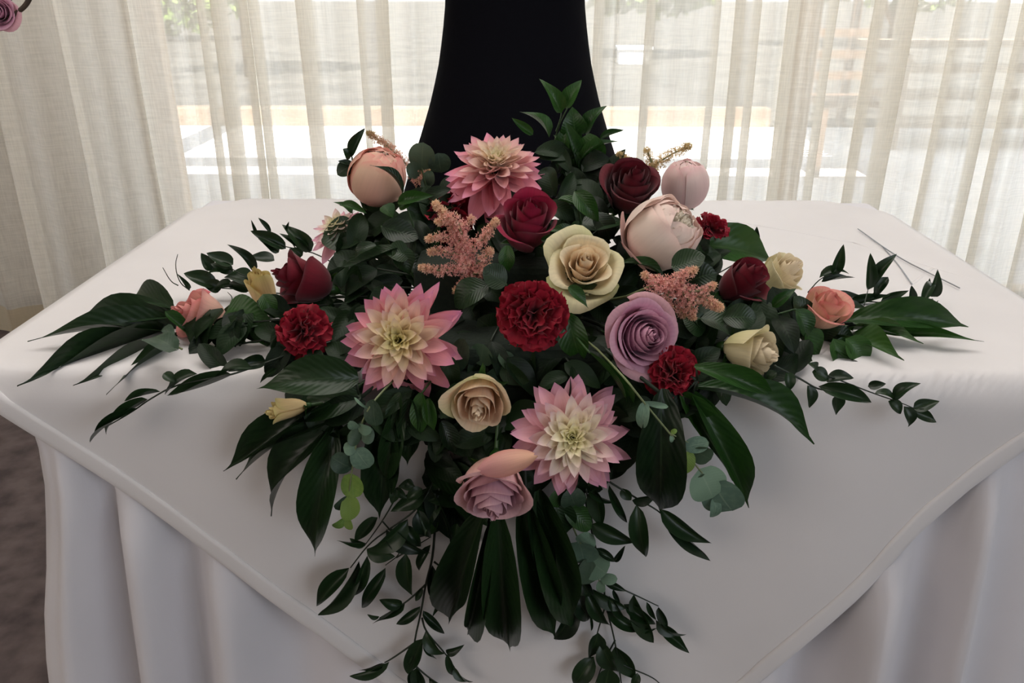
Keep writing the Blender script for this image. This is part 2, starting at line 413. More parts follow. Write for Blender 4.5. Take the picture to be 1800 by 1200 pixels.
# ------------------------------------------------------------------ black stretch cover on a stand
def black_stand():
    Yc = 2.02
    t = thing('covered_stand', 'tall stand under a black stretch cover behind the flowers', 'stand', (at(905, 250, Y=Yc).x, Yc, 0))
    # widths from the photograph at several heights
    prof = []
    for py, l, r in ((0, 776, 1020), (60, 771, 1025), (120, 764, 1034), (180, 752, 1049), (230, 739, 1065), (280, 727, 1085)):
        P = at(905, py, Y=Yc); prof.append((P.z, (r-l)/2*zcam(P)/F))
    z0, r0 = prof[-1]
    full = [(.015, .42), (.06, .40), (.3, .325), (z0-.12, r0*1.16)] + prof[::-1]
    zt, rt = full[-1]
    full += [(zt+.12, rt*.97), (zt+.35, rt*1.0), (zt+.5, rt*1.1), (zt+.56, rt*1.12)]
    full = sorted(full)
    vs, fs = [], []; seg = 48
    zz = [full[0][0]+(full[-1][0]-full[0][0])*k/40 for k in range(41)]
    for z in zz:
        r = interp(full, z)
        for k in range(seg):
            a = 2*PI*k/seg; lob = 1-.10*max(0, (.5-z))*(1-abs(math.cos(2*a)))*1.5
            vs.append((math.cos(a)*r*lob, math.sin(a)*r*lob, z))
    for j in range(40):
        for k in range(seg): fs.append((j*seg+k, j*seg+(k+1) % seg, (j+1)*seg+(k+1) % seg, (j+1)*seg+k))
    obj('stretch_cover', mesh('stretch_cover', vs, fs, M_black), t)
    zt = full[-1][0]; rt = full[-1][1]
    vs, fs = tube_data([(0, 0, zt-.002), (0, 0, zt+.025)], rt*1.01, 48)
    obj('top', mesh('top', vs, fs, M_black, smooth=False), t)
black_stand()

# ------------------------------------------------------------------ table and cloths
def table():
    t = thing('banquet_table', 'rectangular banquet table hidden under the white cloths', 'table', (.02, 1.17, 0))
    M = Matrix.Translation((-.02, -1.17, 0))
    o = box('table_top', (XL+.004, XR-.004, YF+.004, YB-.004, TZ-.03, TZ-.004), M_brown, t, .003); o.matrix_local = M
    for x in (XL+.1, XR-.1):
        for y in (YF+.09, YB-.09):
            tube('leg', [(x-.02, y-1.17, 0), (x-.02, y-1.17, TZ-.03)], .014, M_metal, t, 10)
table()
def P2x(px, py):
    p = at(px, py, Y=YF-.012); return (p.x, YF-(TZ-p.z))
front = [P2x(-6, 722), P2x(120, 800), P2x(235, 872), P2x(420, 990), P2x(560, 1090), P2x(700, 1200)]
fr = [P2x(1290, 1206), P2x(1400, 1112), P2x(1500, 1030), P2x(1600, 935), P2x(1700, 858), P2x(1800, 790)]
mid = [(.05, YF-.60)]
tab = [(-.86, 1.12), (-.72, .90)] + front + mid + fr + [(.70, .78), (.80, .95), (.93, 1.15)]
tab.sort()
def flare(x, dn): return .010+.055*dn+.006*math.sin(x*19+1)*min(1, dn/.2)
def under_cloth():
    rnd = random.Random(11)
    RC = .012
    per = []
    def add(x, y, nx, ny): per.append((x, y, nx, ny))
    st = .008
    x0, x1, y0, y1 = XL, XR, YF, YB
    def edge(a, b, n):
        L = (V(b)-V(a)).length; k = int(L/st)
        for i in range(k): add(*(V(a).lerp(V(b), i/k)), *n)
    def arc(cx, cy, a0):
        for i in range(10):
            a = a0+PI/2*i/10; add(cx+RC*math.cos(a), cy+RC*math.sin(a), math.cos(a), math.sin(a))
    edge((x0+RC, y0), (x1-RC, y0), (0, -1)); arc(x1-RC, y0+RC, -PI/2)
    edge((x1, y0+RC), (x1, y1-RC), (1, 0)); arc(x1-RC, y1-RC, 0)
    edge((x1-RC, y1), (x0+RC, y1), (0, 1)); arc(x0+RC, y1-RC, PI/2)
    edge((x0, y1-RC), (x0, y0+RC), (-1, 0)); arc(x0+RC, y0+RC, PI)
    n = len(per)
    # fold ridges along the front, measured from the photograph (x, out/in, width); elsewhere regular
    ridges = []
    for px, py, amp, wd in ((78, 1050, .010, .020), (120, 1100, .008, .03), (178, 1000, -.022, .028), (245, 1000, .022, .035), (330, 1050, -.024, .03), (400, 1100, .022, .04), (520, 1150, -.016, .04),
                            (1330, 1150, .020, .035), (1440, 1100, -.018, .04), (1555, 1000, .028, .032), (1650, 1000, -.012, .04), (1738, 900, .024, .018), (1775, 1000, -.008, .03)):
        ridges.append((at(px, py, Y=YF-.02).x, amp, wd))
    def off(i, d):
        x, y, nx, ny = per[i]
        k = min(1, d/.18)**1.2
        if ny < -.5:
            o = sum(a*math.exp(-((x-(c+.05*(d-.35)*(-1 if c < 0 else .3)))/wd)**2) for c, a, wd in ridges)*k*(1.25+1.2*d)
            dr = YF-interp(tab, x); cov = min(1, max(0, (dr+.03-d)/.05))
            full = o+.002+.05*d; return full*(1-cov)+cov*min(full, max(.0, flare(x, d)-.007))
        else:
            s = i*st; o = .012*math.sin(s*34+2*math.sin(s*7))*k*(1+d) - .03*d
        return o+.002+.03*d
    ds = [0, .002, .006, .012, .03, .06, .1, .15, .2, .26, .33, .4, .5, .6, .70, .745]
    vs = []
    for d in ds:
        for i, (x, y, nx, ny) in enumerate(per):
            r = off(i, d)
            if d < .012: r = -.010+.012*math.sin(min(1, d/.012)*PI/2)
            px_, py_ = x+nx*r, y+ny*r
            # front-left corner: the cloth is drawn in under the overlay
            if x < XL+.14 and y < YF+.25 and d > .012:
                q = max(0, 1-abs(x-XL)/.14)*max(0, 1-(y-YF)/.25)
                px_ += q*(.045*math.exp(-((d-.13)/.17)**2)+.02)*min(1, d/.05)
            vs.append((px_, py_, TZ-d if d > .012 else TZ-.006+.006*math.cos(min(1, d/.012)*PI/2)-(.006 if d >= .012 else 0)))
    fs = []
    for j in range(len(ds)-1):
        for i in range(n): fs.append((j*n+i, (j+1)*n+i, (j+1)*n+(i+1) % n, j*n+(i+1) % n))
    fs.append(tuple(range(n)))
    o = obj('tablecloth', mesh('tablecloth', vs, fs, M_under))
    o.data.polygons[len(o.data.polygons)-1].use_smooth = False
    tag(o, 'long white cloth falling in soft folds to the floor under the overlay', 'tablecloth')
under_cloth()

def overlay():
    back = [(-.86, 1.16), (-.62, 1.44), (-.52, 1.56), (0, 2.0), (.55, 1.56), (.66, 1.45), (.93, 1.20)]
    xs = [-.86+1.79*i/150 for i in range(151)]
    def wrap(x, y, lift=.0, edge=0):
        """cloth point in flat coordinates -> lying on / hanging from the table"""
        T = TZ+.003+lift; r = .006
        dx = max(0, XL-x)+max(0, x-XR); sx = -1 if x < XL else 1
        dy = max(0, YF-y)+max(0, y-YB); sy = -1 if y < YF else 1
        px_, py_, pz = min(max(x, XL), XR), min(max(y, YF), YB), T
        def hang(d):
            a = r*PI/2
            if d < a: th = d/r; return r*math.sin(th)+lift*math.sin(th), r*(1-math.cos(th))
            return r+lift, d-a+r
        if dx > 0:
            o_, dn = hang(dx); px_ += sx*(o_+.004+.05*dn*(1 if dn > .02 else 0)); pz -= dn
        if dy > 0:
            o_, dn = hang(dy); fl = flare(x, dn)
            py_ += sy*(o_+fl*min(1, dn/.03)); pz -= dn
        z2 = .0008*math.sin(x*40+y*13)*math.sin(y*31)
        return (px_, py_, pz+ (z2 if dx == 0 and dy == 0 else 0))
    nv = 110
    vs = []
    for x in xs:
        ya, yb = interp(tab, x), interp(back, x)
        for j in range(nv+1): vs.append(wrap(x, ya+(yb-ya)*j/nv))
    fs = [(i*(nv+1)+j, (i+1)*(nv+1)+j, (i+1)*(nv+1)+j+1, i*(nv+1)+j+1) for i in range(len(xs)-1) for j in range(nv)]
    t = thing('overlay_cloth', 'white square overlay cloth laid cornerwise, its point hanging down the front', 'tablecloth', (0, 1.17, TZ))
    inv = Matrix.Translation((0, -1.17, -TZ))
    obj('cloth', mesh('cloth', vs, fs, M_over), t, inv)
    # doubled hem along the hanging edge, a thickness of its own
    vs, fs = [], []; hw = [.0, .0012, .005, .016, .0215, .0225]; hl = [.0, .0014, .0020, .0021, .0014, .0001]
    for x in xs:
        ya = interp(tab, x)
        sl = (interp(tab, x+.02)-interp(tab, x-.02))/.04; k = math.sqrt(1+sl*sl)
        for a, b in zip(hw, hl): vs.append(wrap(x, ya-.0008+a*k, b))
    n = len(hw)
    fs = [(i*n+j, (i+1)*n+j, (i+1)*n+j+1, i*n+j+1) for i in range(len(xs)-1) for j in range(n-1)]
    obj('hem', mesh('hem', vs, fs, M_over), t, inv)
    # pressed crease lines: fine raised ridges in the cloth
    for a, b in (((1240, 378), (1500, 425)), ((1500, 425), (1760, 505)), ((1640, 470), (1440, 620))):
        A, B_ = surf(*a), surf(*b)
        pts = [V((A.lerp(B_, k/8).x, A.lerp(B_, k/8).y, TZ+.003-.0034)) for k in range(9)]
        tube('crease', pts, .004, M_over, t, 16, inv=inv)
overlay()

# loose florist wires
for (pp, lab) in (([(1508, 402), (1578, 452), (1640, 483), (1687, 506)], 'long straight grey florist wire lying on the white cloth at right'),
                  ([(1552, 434), (1578, 463), (1603, 499)], 'short grey florist wire crossing under the long one on the cloth')):
    pts = smooth_path([surf(x, y, .002 if len(pp) > 3 else .0006) for x, y in pp], 2)
    o = tube('florist_wire', pts, .0009, M_metal); tag(o, lab, 'wire', 'loose wires on the cloth')

# ------------------------------------------------------------------ leaf meshes
def leaf_mesh(name, shape, bend, fold, m, curl=0, nu=4, nv=12):
    def wf(v):
        if shape == 'lance': return max(.0, math.sin(PI*min(1, (v*.98+.02))**.78))**(.65+.95*v*v)*(1-.25*v**3)
        if shape == 'smilax': return max(.0, math.sin(PI*v**.62))**.85
        if shape == 'oval': return max(.0, math.sin(PI*v**.9))**.6
        return max(0, 1-(2*v-1)**2)**.5 if v > .5 else max(0, 1-(2*v-1)**2)**.42
    def fn(u, v):
        wv = wf(v); x = .5*u*wv
        y = v
        if shape == 'round': y = v-.10*(1-v)**3*(1-abs(u))*(-1)-.07*abs(u)*(1-v)**4
        z = bend*4*v*(1-v)+fold*abs(x)+curl*x*(v-.4) + .012*math.sin(9*v+3*u)*abs(u)
        return (x, y, z)
    return grid(name, fn, nu, nv, m)
LM = {}
def leafvar(kind, k):
    key = (kind, k)
    if key not in LM:
        shp, m, fd = {'lance': ('lance', M_leaf, .30), 'lanceg': ('lance', M_leafg, .28), 'smil': ('smilax', M_smil, .35), 'green': ('smilax', M_leafg, .35),
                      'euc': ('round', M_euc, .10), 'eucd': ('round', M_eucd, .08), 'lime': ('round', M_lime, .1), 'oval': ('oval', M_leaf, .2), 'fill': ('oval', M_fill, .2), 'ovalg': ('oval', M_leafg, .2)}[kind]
        bend = (-.05, .03, .08, .13, .18)[k % 5]; curl = (.3, -.3, 0, .5, -.5)[(k*3) % 5]
        LM[key] = leaf_mesh('leaf_'+kind, shp, bend, fd, m, curl)
    return LM[key]
UPC = V((0, -.62, .78)).normalized()
rl = random.Random(21)
def leaf(parent, P0, P1, width, kind='lance', roll=None, n0=None, var=None, name='leaf', org=None):
    P0, P1 = V(P0), V(P1); d = P1-P0; L = max(d.length, .004); y = d/L
    n0 = V(n0) if n0 else UPC
    n = n0-y*n0.dot(y)
    if n.length < .05: n = V((0, -1, 0))-y*y.dot(V((0, -1, 0)))
    n.normalize()
    roll = rl.uniform(-.45, .45) if roll is None else roll
    n = Matrix.Rotation(roll, 3, y) @ n; x = y.cross(n)
    M = Matrix(((x.x*width, y.x*L, n.x*L, P0.x), (x.y*width, y.y*L, n.y*L, P0.y), (x.z*width, y.z*L, n.z*L, P0.z), (0, 0, 0, 1)))
    if org is not None: M = Matrix.Translation(-V(org)) @ M
    return obj(name, leafvar(kind, rl.randrange(5) if var is None else var), parent, M)

def CR(ox, oy, s, lst):
    """reading coordinates of an enlarged view -> photograph coordinates"""
    return [(ox+a[0]/s, oy+a[1]/s, ox+a[2]/s, oy+a[3]/s, a[4]/s)+tuple(a[5:]) for a in lst]
def CP(ox, oy, s, pts): return [(ox+a/s, oy+b/s) for a, b in pts]

FC = V((-.012, .93, .79))     # centre of the foam
def spray(name, label, cat, stems, leaves, kind, pos, stem_r=.0011, smat=None, group=None, root=True, jit=.006, lname='leaf', wk=1.25, n0=None):
    """stems: pixel polylines; leaves: (x0,y0,x1,y1,w[,kind]); pos(px,py) -> point"""
    org = pos(*stems[0][0]) if stems else pos(leaves[0][0], leaves[0][1])
    t = thing(name, label, cat, org, None, group)
    rnd = random.Random(len(leaves)*13+int(org.x*1000))
    for i, s in enumerate(stems):
        pts = [pos(x, y) for x, y in s]
        if i == 0 and root:
            p0 = pts[0]; md = p0.lerp(FC, .30)
            if p0.y > .79: md.z = min(md.z, TZ+.014)
            else: md.y += .03
            pts = [FC+V((rnd.uniform(-.06, .06), rnd.uniform(-.03, .03), 0)), md]+pts
        pts = smooth_path(pts, 2)
        n = len(pts); rr = [stem_r*(1.25-.65*k/(n-1))*(1 if i == 0 else .7) for k in range(n)]
        tube('stem', [p-org for p in pts], rr, smat or M_dstem, t, 5)
    for L in leaves:
        x0, y0, x1, y1, wd = L[:5]; kd = L[5] if len(L) > 5 else kind
        A = pos(x0, y0); j = rnd.uniform(-.2, 1)*jit; Bp = pos(x1, y1)
        Bp = Bp+(CAMP-Bp).normalized()*max(0, j)
        leaf(t, A, Bp, pxs(A, wd)*wk, kd, org=org, name=lname, n0=n0)
    return t

# ------------------------------------------------------------------ flowers
def stem_to_foam(t, M, base_local, r=.0022, m=None):
    inv = M.inverted(); b = V(base_local)
    W = M @ b; ax = (M.to_3x3() @ V((0, 0, -1))).normalized()
    tgt = FC+V((max(-.05, min(.05, W.x*.2)), 0, -.01))
    D = (tgt-W).length
    pts = smooth_path([W-ax*.004, W+ax*min(.03, D*.25), W.lerp(tgt, .55)+ax*.01, tgt], 2)
    tube('stem', pts, r, m or M_stem, t, 7, inv=inv)

def sepals(t, R, n=5, z=.0, big=1.0):
    me = LM.get('sepal')
    if not me:
        me = LM['sepal'] = leaf_mesh('sepal', 'smilax', .10, .3, M_leafg)
    for k in range(n):
        a = 2*PI*k/n+.3; e = .55 if k % 2 else 1.25
        y = V((math.cos(a)*math.sin(e), math.sin(a)*math.sin(e), math.cos(e))); nn = V((-math.cos(a)*math.cos(e), -math.sin(a)*math.cos(e), math.sin(e)))
        x = y.cross(nn); L = R*.75*big; wd = R*.28*big
        M = Matrix(((x.x*wd, y.x*L, nn.x*L, 0), (x.y*wd, y.y*L, nn.y*L, 0), (x.z*wd, y.z*L, nn.z*L, z), (0, 0, 0, 1)))
        obj('sepal', me, t, M)

def rose(px, py, Y, dpx, axis, label, pal, m=None, openn=.6, height=1.0, n=20, spin=0, group=None, seed=1, curl=1.0, sep=True, name='rose', root=True, ruf=.02, sp=None):
    sp = sp or 1.35-.35*openn
    """pal(f, u, v) -> colour; f 0 inner .. 1 outer"""
    rnd = random.Random(seed)
    P = at(px, py, Y=Y); R = pxs(P, dpx)/2*(1.12 if openn < .6 else 1.04)
    Rm = frame(axis, spin); H = R*1.5*height
    base = P - (Rm @ V((0, 0, H*.55)))
    t = thing(name, label, 'flower', base, Rm, group)
    for i in range(n):
        f = i/(n-1); th0 = i*2.399+rnd.uniform(-.2, .2)
        rho = R*(.07+(.55+.38*openn)*f**sp); Hi = H*(.97-.10*f+(.07*math.sin(i*2.1)))*(1-.18*openn*f*f)
        al = (2.2-1.05*f)*(.9+.2*rnd.random()); cl = max(0, 1-f*(.55+openn*.7))
        lip = curl*max(0, (f-.30)/.70)**1.2*R*(.16+.22*openn); ph = rnd.uniform(0, 6)
        off = rnd.uniform(-.06, .10)
        def fn(u, v, rho=rho, Hi=Hi, al=al, cl=cl, lip=lip, ph=ph, th0=th0, f=f, off=off):
            vv = v*(1-.20*abs(u)**2.6)
            r = rho*(1-(1-min(1, vv))**2.1)**.75*(1-cl*.45*vv**3)
            z = Hi*vv**(1.0+.25*f)
            k = max(0, (v-.70)/.30); pk = (.42+.58*math.cos(u*2.2+off*8))**1.0 if f > .3 else 1; pk = max(.0, pk)
            r += lip*k**1.6*pk; z -= lip*k**3.0*.85
            r += ruf*R*math.sin(u*6+ph)*vv**4*(.4+f)
            r *= 1+.09*u+off*vv*f
            th = th0+al*u
            return (r*math.cos(th), r*math.sin(th), z)
        nu = 10 if f < .4 else 12
        me = grid('petal', fn, nu, 9, m or M_petal, lambda u, v, f=f: pal(f, u, v))
        obj('petal', me, t)
    # hip
    vs, fs = tube_data([(0, 0, -R*.28), (0, 0, -R*.1), (0, 0, R*.05), (0, 0, R*.15)], [R*.06, R*.17, R*.20, R*.12], 10)
    obj('rose_hip', mesh('rose_hip', vs, fs, M_leafg), t)
    if sep: sepals(t, R, z=-R*.05)
    if root: stem_to_foam(t, Matrix.Translation(base) @ Rm.to_4x4(), (0, 0, -R*.25))
    return t

def dahlia(px, py, Y, dpx, axis, label, cols, n=120, spin=0, seed=1, flat=1.0, deep=0.0):
    rnd = random.Random(seed); P = at(px, py, Y=Y); R = pxs(P, dpx)/2
    Rm = frame(axis, spin); base = P-(Rm @ V((0, 0, R*.12)))
    t = thing('dahlia', label, 'flower', base, Rm)
    inner, midc, outer, tip = cols
    bins = {}
    def pm(b, k):
        if (b, k) in bins: return bins[(b, k)]
        f = b/9; cup = (.9-.35*f) ; bend = (.22 if f < .25 else -.03-.10*f)*(1+.5*(k-1)); skew = (k-1)*.08
        body = mixc(inner, midc, f/.42) if f < .42 else mixc(midc, outer, (f-.42)/.30)
        def fn(u, v):
            wv = max(0, math.sin(PI*(v*.97+.03)**.95))**.6*(1-.15*v)
            if v > .85: wv *= 1-.55*((v-.85)/.15)
            x = .5*u*wv+skew*v*v; z = cup*x*x*(2.2-.8*v)*1.0+bend*4*v*(1-v)*.5
            z += (.02*math.sin(8*v+k*2))*u
            return (x, v, z)
        def cf(u, v):
            c = mixc(mixc(body, inner, .22*(1-v)*(1-f)), tip, max(0, (v-.72)/.28)**1.3*(.25+.6*f))
            return c
        bins[(b, k)] = grid('petal', fn, 6, 8, M_petal, cf)
        return bins[(b, k)]
    for i in range(n):
        f = (i+.5)/n; th = i*2.39996+rnd.uniform(-.22, .22)
        e = math.radians(-2+106*f**.66*flat+rnd.uniform(-7, 7)+deep*18*f**4)
        L = R*(.22+.80*f**.78)*rnd.uniform(.88, 1.07); wd = R*(.10+.31*f**.72)*rnd.uniform(.85, 1.15)
        rad = V((math.cos(th), math.sin(th), 0)); zz = V((0, 0, 1))
        y = rad*math.sin(e)+zz*math.cos(e); nn = -rad*math.cos(e)+zz*math.sin(e); x = y.cross(nn)
        tw = rnd.uniform(-.45, .45); Q = Matrix.Rotation(tw, 3, y); x = Q @ x; nn = Q @ nn
        o_ = rad*R*(.02+.10*f)+zz*(R*(.16-.26*f))
        M = Matrix(((x.x*wd, y.x*L, nn.x*wd, o_.x), (x.y*wd, y.y*L, nn.y*wd, o_.y), (x.z*wd, y.z*L, nn.z*wd, o_.z), (0, 0, 0, 1)))
        # keep the length-wise bend proportional to L: approximated by the width scale
        obj('petal', pm(min(9, int(f*10)), rnd.randrange(3)), t, M)
    vs, fs = tube_data([(0, 0, -R*.30), (0, 0, -R*.16), (0, 0, R*.05), (0, 0, R*.12)], [R*.05, R*.20, R*.17, R*.05], 12)
    obj('calyx', mesh('calyx', vs, fs, M_leafg), t)
    stem_to_foam(t, Matrix.Translation(base) @ Rm.to_4x4(), (0, 0, -R*.28), .003)
    return t

CARM = []
def carnation(px, py, Y, dpx, axis, label, n=46, spin=0, seed=1):
    rnd = random.Random(seed); P = at(px, py, Y=Y); R = pxs(P, dpx)/2
    if not CARM:
        for k in range(6):
            rr = random.Random(50+k); ph = rr.uniform(0, 6); p2 = rr.uniform(0, 6)
            def fn(u, v, ph=ph, p2=p2, k=k):
                wv = .12+.95*v**1.15; ser = (.05*abs(math.sin(u*9+ph))+.03*abs(math.sin(u*21+p2)))*max(0, (v-.7)/.3)
                y = v*(1-.20*u*u*v)-ser
                z = (.11*math.sin(u*7+ph)+.06*math.sin(u*14+p2))*v**2.2 + (-.22 if k % 2 else .1)*v*v
                return (.62*u*wv, y, z)
            def cf(u, v, k=k):
                a = mixc((.04, .001, .005), (.30, .002, .018), .25+.75*v)
                return mixc(a, (.42, .005, .028), .4*max(0, v-.82)/.18*(.5+.5*math.sin(u*9)))
            CARM.append(grid('petal', fn, 16, 8, M_velvet, cf))
    Rm = frame(axis, spin); base = P-(Rm @ V((0, 0, R*.45)))
    t = thing('carnation', label, 'flower', base, Rm, None)
    for i in range(n):
        f = (i+.5)/n; th = i*2.39996+rnd.uniform(-.3, .3); e = math.radians(6+84*f**.8+rnd.uniform(-9, 9))
        L = R*(.76+.26*f**1.0)*rnd.uniform(.82, 1.10); wd = R*rnd.uniform(.65, 1.05)
        rad = V((math.cos(th), math.sin(th), 0)); zz = V((0, 0, 1))
        y = rad*math.sin(e)+zz*math.cos(e); nn = -rad*math.cos(e)+zz*math.sin(e); x = y.cross(nn)
        Q = Matrix.Rotation(rnd.uniform(-1, 1)*(1.2-f), 3, y); x = Q @ x; nn = Q @ nn
        o_ = zz*R*(.06-.03*f)
        M = Matrix(((x.x*wd, y.x*L, nn.x*L*.8, o_.x), (x.y*wd, y.y*L, nn.y*L*.8, o_.y), (x.z*wd, y.z*L, nn.z*L*.8, o_.z), (0, 0, 0, 1)))
        obj('petal', CARM[rnd.randrange(6)], t, M)
    vs, fs = tube_data([(0, 0, -R*.6), (0, 0, -R*.5), (0, 0, -R*.1), (0, 0, R*.06)], [R*.07, R*.15, R*.19, R*.24], 10)
    obj('calyx', mesh('calyx', vs, fs, M_leafg), t)
    stem_to_foam(t, Matrix.Translation(base) @ Rm.to_4x4(), (0, 0, -R*.58))
    return t

def peony(px, py, Y, dpx, axis, label, spin=0, seed=1, openn=0.0, hk=1.0, pinkness=.5, cream=(.80, .68, .52), pink=(.78, .36, .36), guard=()):
    rnd = random.Random(seed); P = at(px, py, Y=Y); R = pxs(P, dpx)/2
    Rm = frame(axis, spin); base = P-(Rm @ V((0, 0, R*hk*.98)))
    t = thing('peony', label, 'flower', base, Rm)
    n = 12
    for i in range(n):
        f = i/(n-1); th0 = i*2.2+rnd.uniform(-.3, .3); Ri = R*(.80+.20*f); top = (.985 if i < 5 and openn == 0 else .95-.12*f) - openn*.08*(1 if f > .5 else 0)
        al = 1.25-.25*f; ph = rnd.uniform(0, 6)
        def fn(u, v, Ri=Ri, top=top, al=al, ph=ph, th0=th0, f=f):
            vv = .04+(top-.04)*v*(1-.14*abs(u)**2.5)
            a = PI*vv; r = Ri*math.sin(a)**.85*(1+.05*u); z = R*hk*(1-math.cos(a))*(.96+.04*f)
            k = max(0, (v-.8)/.2); r += R*.05*k*math.sin(u*5+ph)+R*openn*.16*k*f; z += R*.03*k*math.sin(u*7+ph)
            th = th0+al*u
            return (r*math.cos(th), r*math.sin(th), z)
        w_ = rnd.uniform(0, 1)
        def cf(u, v, w_=w_, f=f):
            c = mixc(cream, pink, pinkness*(.15+1.0*w_)*(1-.65*v)*(1-.4*abs(u)))
            return mixc(c, pink, .45*max(0, v-.85)/.15*pinkness)
        obj('petal', grid('petal', fn, 12, 12, M_smooth, cf), t)
    for a0 in guard:
        def fn(u, v, a0=a0):
            a = PI*(.05+.40*v*(1-.2*u*u)); r = R*1.03*math.sin(a)+R*.22*v*v; th = a0+.55*u
            return (r*math.cos(th), r*math.sin(th), R*hk*(1-math.cos(a))*.95-R*.02)
        obj('petal', grid('petal', fn, 10, 8, M_smooth, lambda u, v: mixc(cream, pink, .25+.45*v)), t)
    # ruffled heart
    m = 16 if openn > 0 else 7
    for i in range(m):
        f = i/m; th0 = i*2.4; ph = rnd.uniform(0, 6); rr = R*(.08+.50*f)
        def fn(u, v, th0=th0, ph=ph, rr=rr, f=f):
            th = th0+(.9-.3*f)*u; a = v
            r = rr*(.55+.5*a)+R*.05*math.sin(u*8+ph)*a*a; z = R*hk*(1.22+.72*a*(1-.3*f))+R*.05*math.sin(u*11+ph)*a
            return (r*math.cos(th), r*math.sin(th), z)
        obj('petal', grid('petal', fn, 12, 5, M_smooth, lambda u, v: mixc(cream, (.94, .88, .76), .85)), t)
    for k in range(3):
        a = k*2.1+.4; e = .95
        y = V((math.cos(a)*math.sin(e), math.sin(a)*math.sin(e), math.cos(e))); nn = V((-math.cos(a)*math.cos(e), -math.sin(a)*math.cos(e), math.sin(e))); x = y.cross(nn)
        L = R*.75; wd = R*.7
        M = Matrix(((x.x*wd, y.x*L, -nn.x*L, 0), (x.y*wd, y.y*L, -nn.y*L, 0), (x.z*wd, y.z*L, -nn.z*L, -R*.02), (0, 0, 0, 1)))
        obj('sepal', leafvar('ovalg', 3), t, M)
    stem_to_foam(t, Matrix.Translation(base) @ Rm.to_4x4(), (0, 0, .0), .003)
    return t

def astilbe(label, Y, branches, thick, cols, seed, dens=1.0, group='astilbe plumes'):
    """branches: pixel polylines (base -> tip) with start and end thickness in pixels"""
    rnd = random.Random(seed)
    org = at(*branches[0][0], Y=Y)
    t = thing('astilbe_plume', label, 'flower', org, None, group)
    vs, fs, cs = [], [], []
    for bi, br in enumerate(branches):
        pts = smooth_path([at(x, y, Y=Y-.004*(bi % 3)) for x, y in br], 2)
        seg = sum((b-a).length for a, b in zip(pts, pts[1:]))
        if bi == 0: st = smooth_path([FC, pts[0].lerp(FC, .25)+V((0, .03, -.03)), pts[0]], 2)+pts[1:]
        else: st = pts
        tube('stem', [p-org for p in st], [.0016*(1.2-.8*k/len(st)) for k in range(len(st))], M_estem, t, 5)
        cnt = int(seg/.00022*dens*(thick[bi]/14)*1.35)
        for q in range(cnt):
            f = rnd.random()**.95; k = f*(len(pts)-1); a = int(min(k, len(pts)-2)); p = pts[a].lerp(pts[a+1], k-a)
            wd = pxs(p, thick[bi])*(1-.70*f**1.6)*.74
            d = V((rnd.gauss(0, 1), rnd.gauss(0, 1), rnd.gauss(0, 1))).normalized()
            p = p+d*wd*rnd.random()**.5
            ax = (d+V((rnd.uniform(-.6, .6), rnd.uniform(-.6, .6), rnd.uniform(-.6, .6)))).normalized()
            x = ax.orthogonal().normalized(); y = ax.cross(x); s = rnd.uniform(.0018, .0034)
            c = mixc(cols[0], cols[1], rnd.random()); c = mixc(c, cols[2], (f**3)*.6+(.35 if rnd.random() < .12 else 0))
            for j in range(4):
                an = j*PI/2+rnd.uniform(-.4, .4); dr = (x*math.cos(an)+y*math.sin(an))*.75+ax*.65; sd = ax.cross(dr)*.28
                b = len(vs); P0 = p-org
                vs += [P0, P0+dr*s*.55+sd*s, P0+dr*s*1.1, P0+dr*s*.55-sd*s]; fs.append((b, b+1, b+2, b+3)); cs += [c]*4
    o = obj('florets', mesh('florets', vs, fs, M_ast, cs, [(0, 0)]*len(vs)), t); o['kind'] = 'stuff'
    return t

# palettes (own colour of the petals)
def pal_red(dark, vivid):
    return lambda f, u, v: mixc(mixc(dark, vivid, .15+.85*v**1.2), dark, .55*max(0, v-.88)/.12+.25*abs(u)**4)  # darker at the petal base, sides and rim
pr_dark = pal_red((.055, .001, .006), (.20, .004, .018))
pr_deep = pal_red((.035, .001, .005), (.15, .003, .014))
pr_crim = pal_red((.14, .002, .020), (.36, .006, .050))
def pal_cream(f, u, v):
    c = mixc((.94, .68, .46), (.92, .76, .52), f)
    g = (.58, .62, .27)
    return mixc(mixc(c, (.86, .78, .55), .6*max(0, v-.8)/.2), g, max(0, f-.70)/.30*(.25+.65*abs(u)))
def pal_creamw(f, u, v):
    c = mixc((.92, .80, .62), (.88, .76, .52), f)
    return mixc(c, (.55, .58, .20), max(0, f-.72)/.28*(.2+.6*(1-v)))
def pal_peach(f, u, v):
    c = mixc((.94, .74, .56), (.90, .62, .44), f)
    return mixc(mixc(c, (.86, .74, .56), .7*max(0, v-.82)/.18), (.50, .56, .24), max(0, f-.78)/.22*(.2+.75*abs(u)))
def pal_lav(f, u, v):
    c = mixc((.50, .21, .35), (.62, .30, .43), min(1, f*1.4))
    c = mixc(c, (.68, .40, .50), .7*max(0, v-.80)/.2)
    return mixc(c, (.62, .34, .26), max(0, f-.82)/.18*(.9-.5*v))
def pal_lavp(f, u, v):
    c = mixc((.54, .27, .38), (.70, .40, .48), min(1, f*1.3))
    c = mixc(c, (.76, .50, .52), .6*max(0, v-.8)/.2)
    return mixc(c, (.80, .46, .34), max(0, f-.68)/.32*(1-.75*v**2))
def pal_pink(f, u, v):
    c = mixc((.82, .58, .42), (.82, .50, .40), f)
    return mixc(c, (.74, .16, .20), max(0, v-.62)/.38*.65+.35*abs(u)**5)
def pal_salmon(f, u, v):
    c = mixc((.84, .60, .42), (.80, .40, .28), v*.7)
    return mixc(c, (.72, .16, .18), max(0, v-.70)/.30*.7+.3*abs(u)**5)
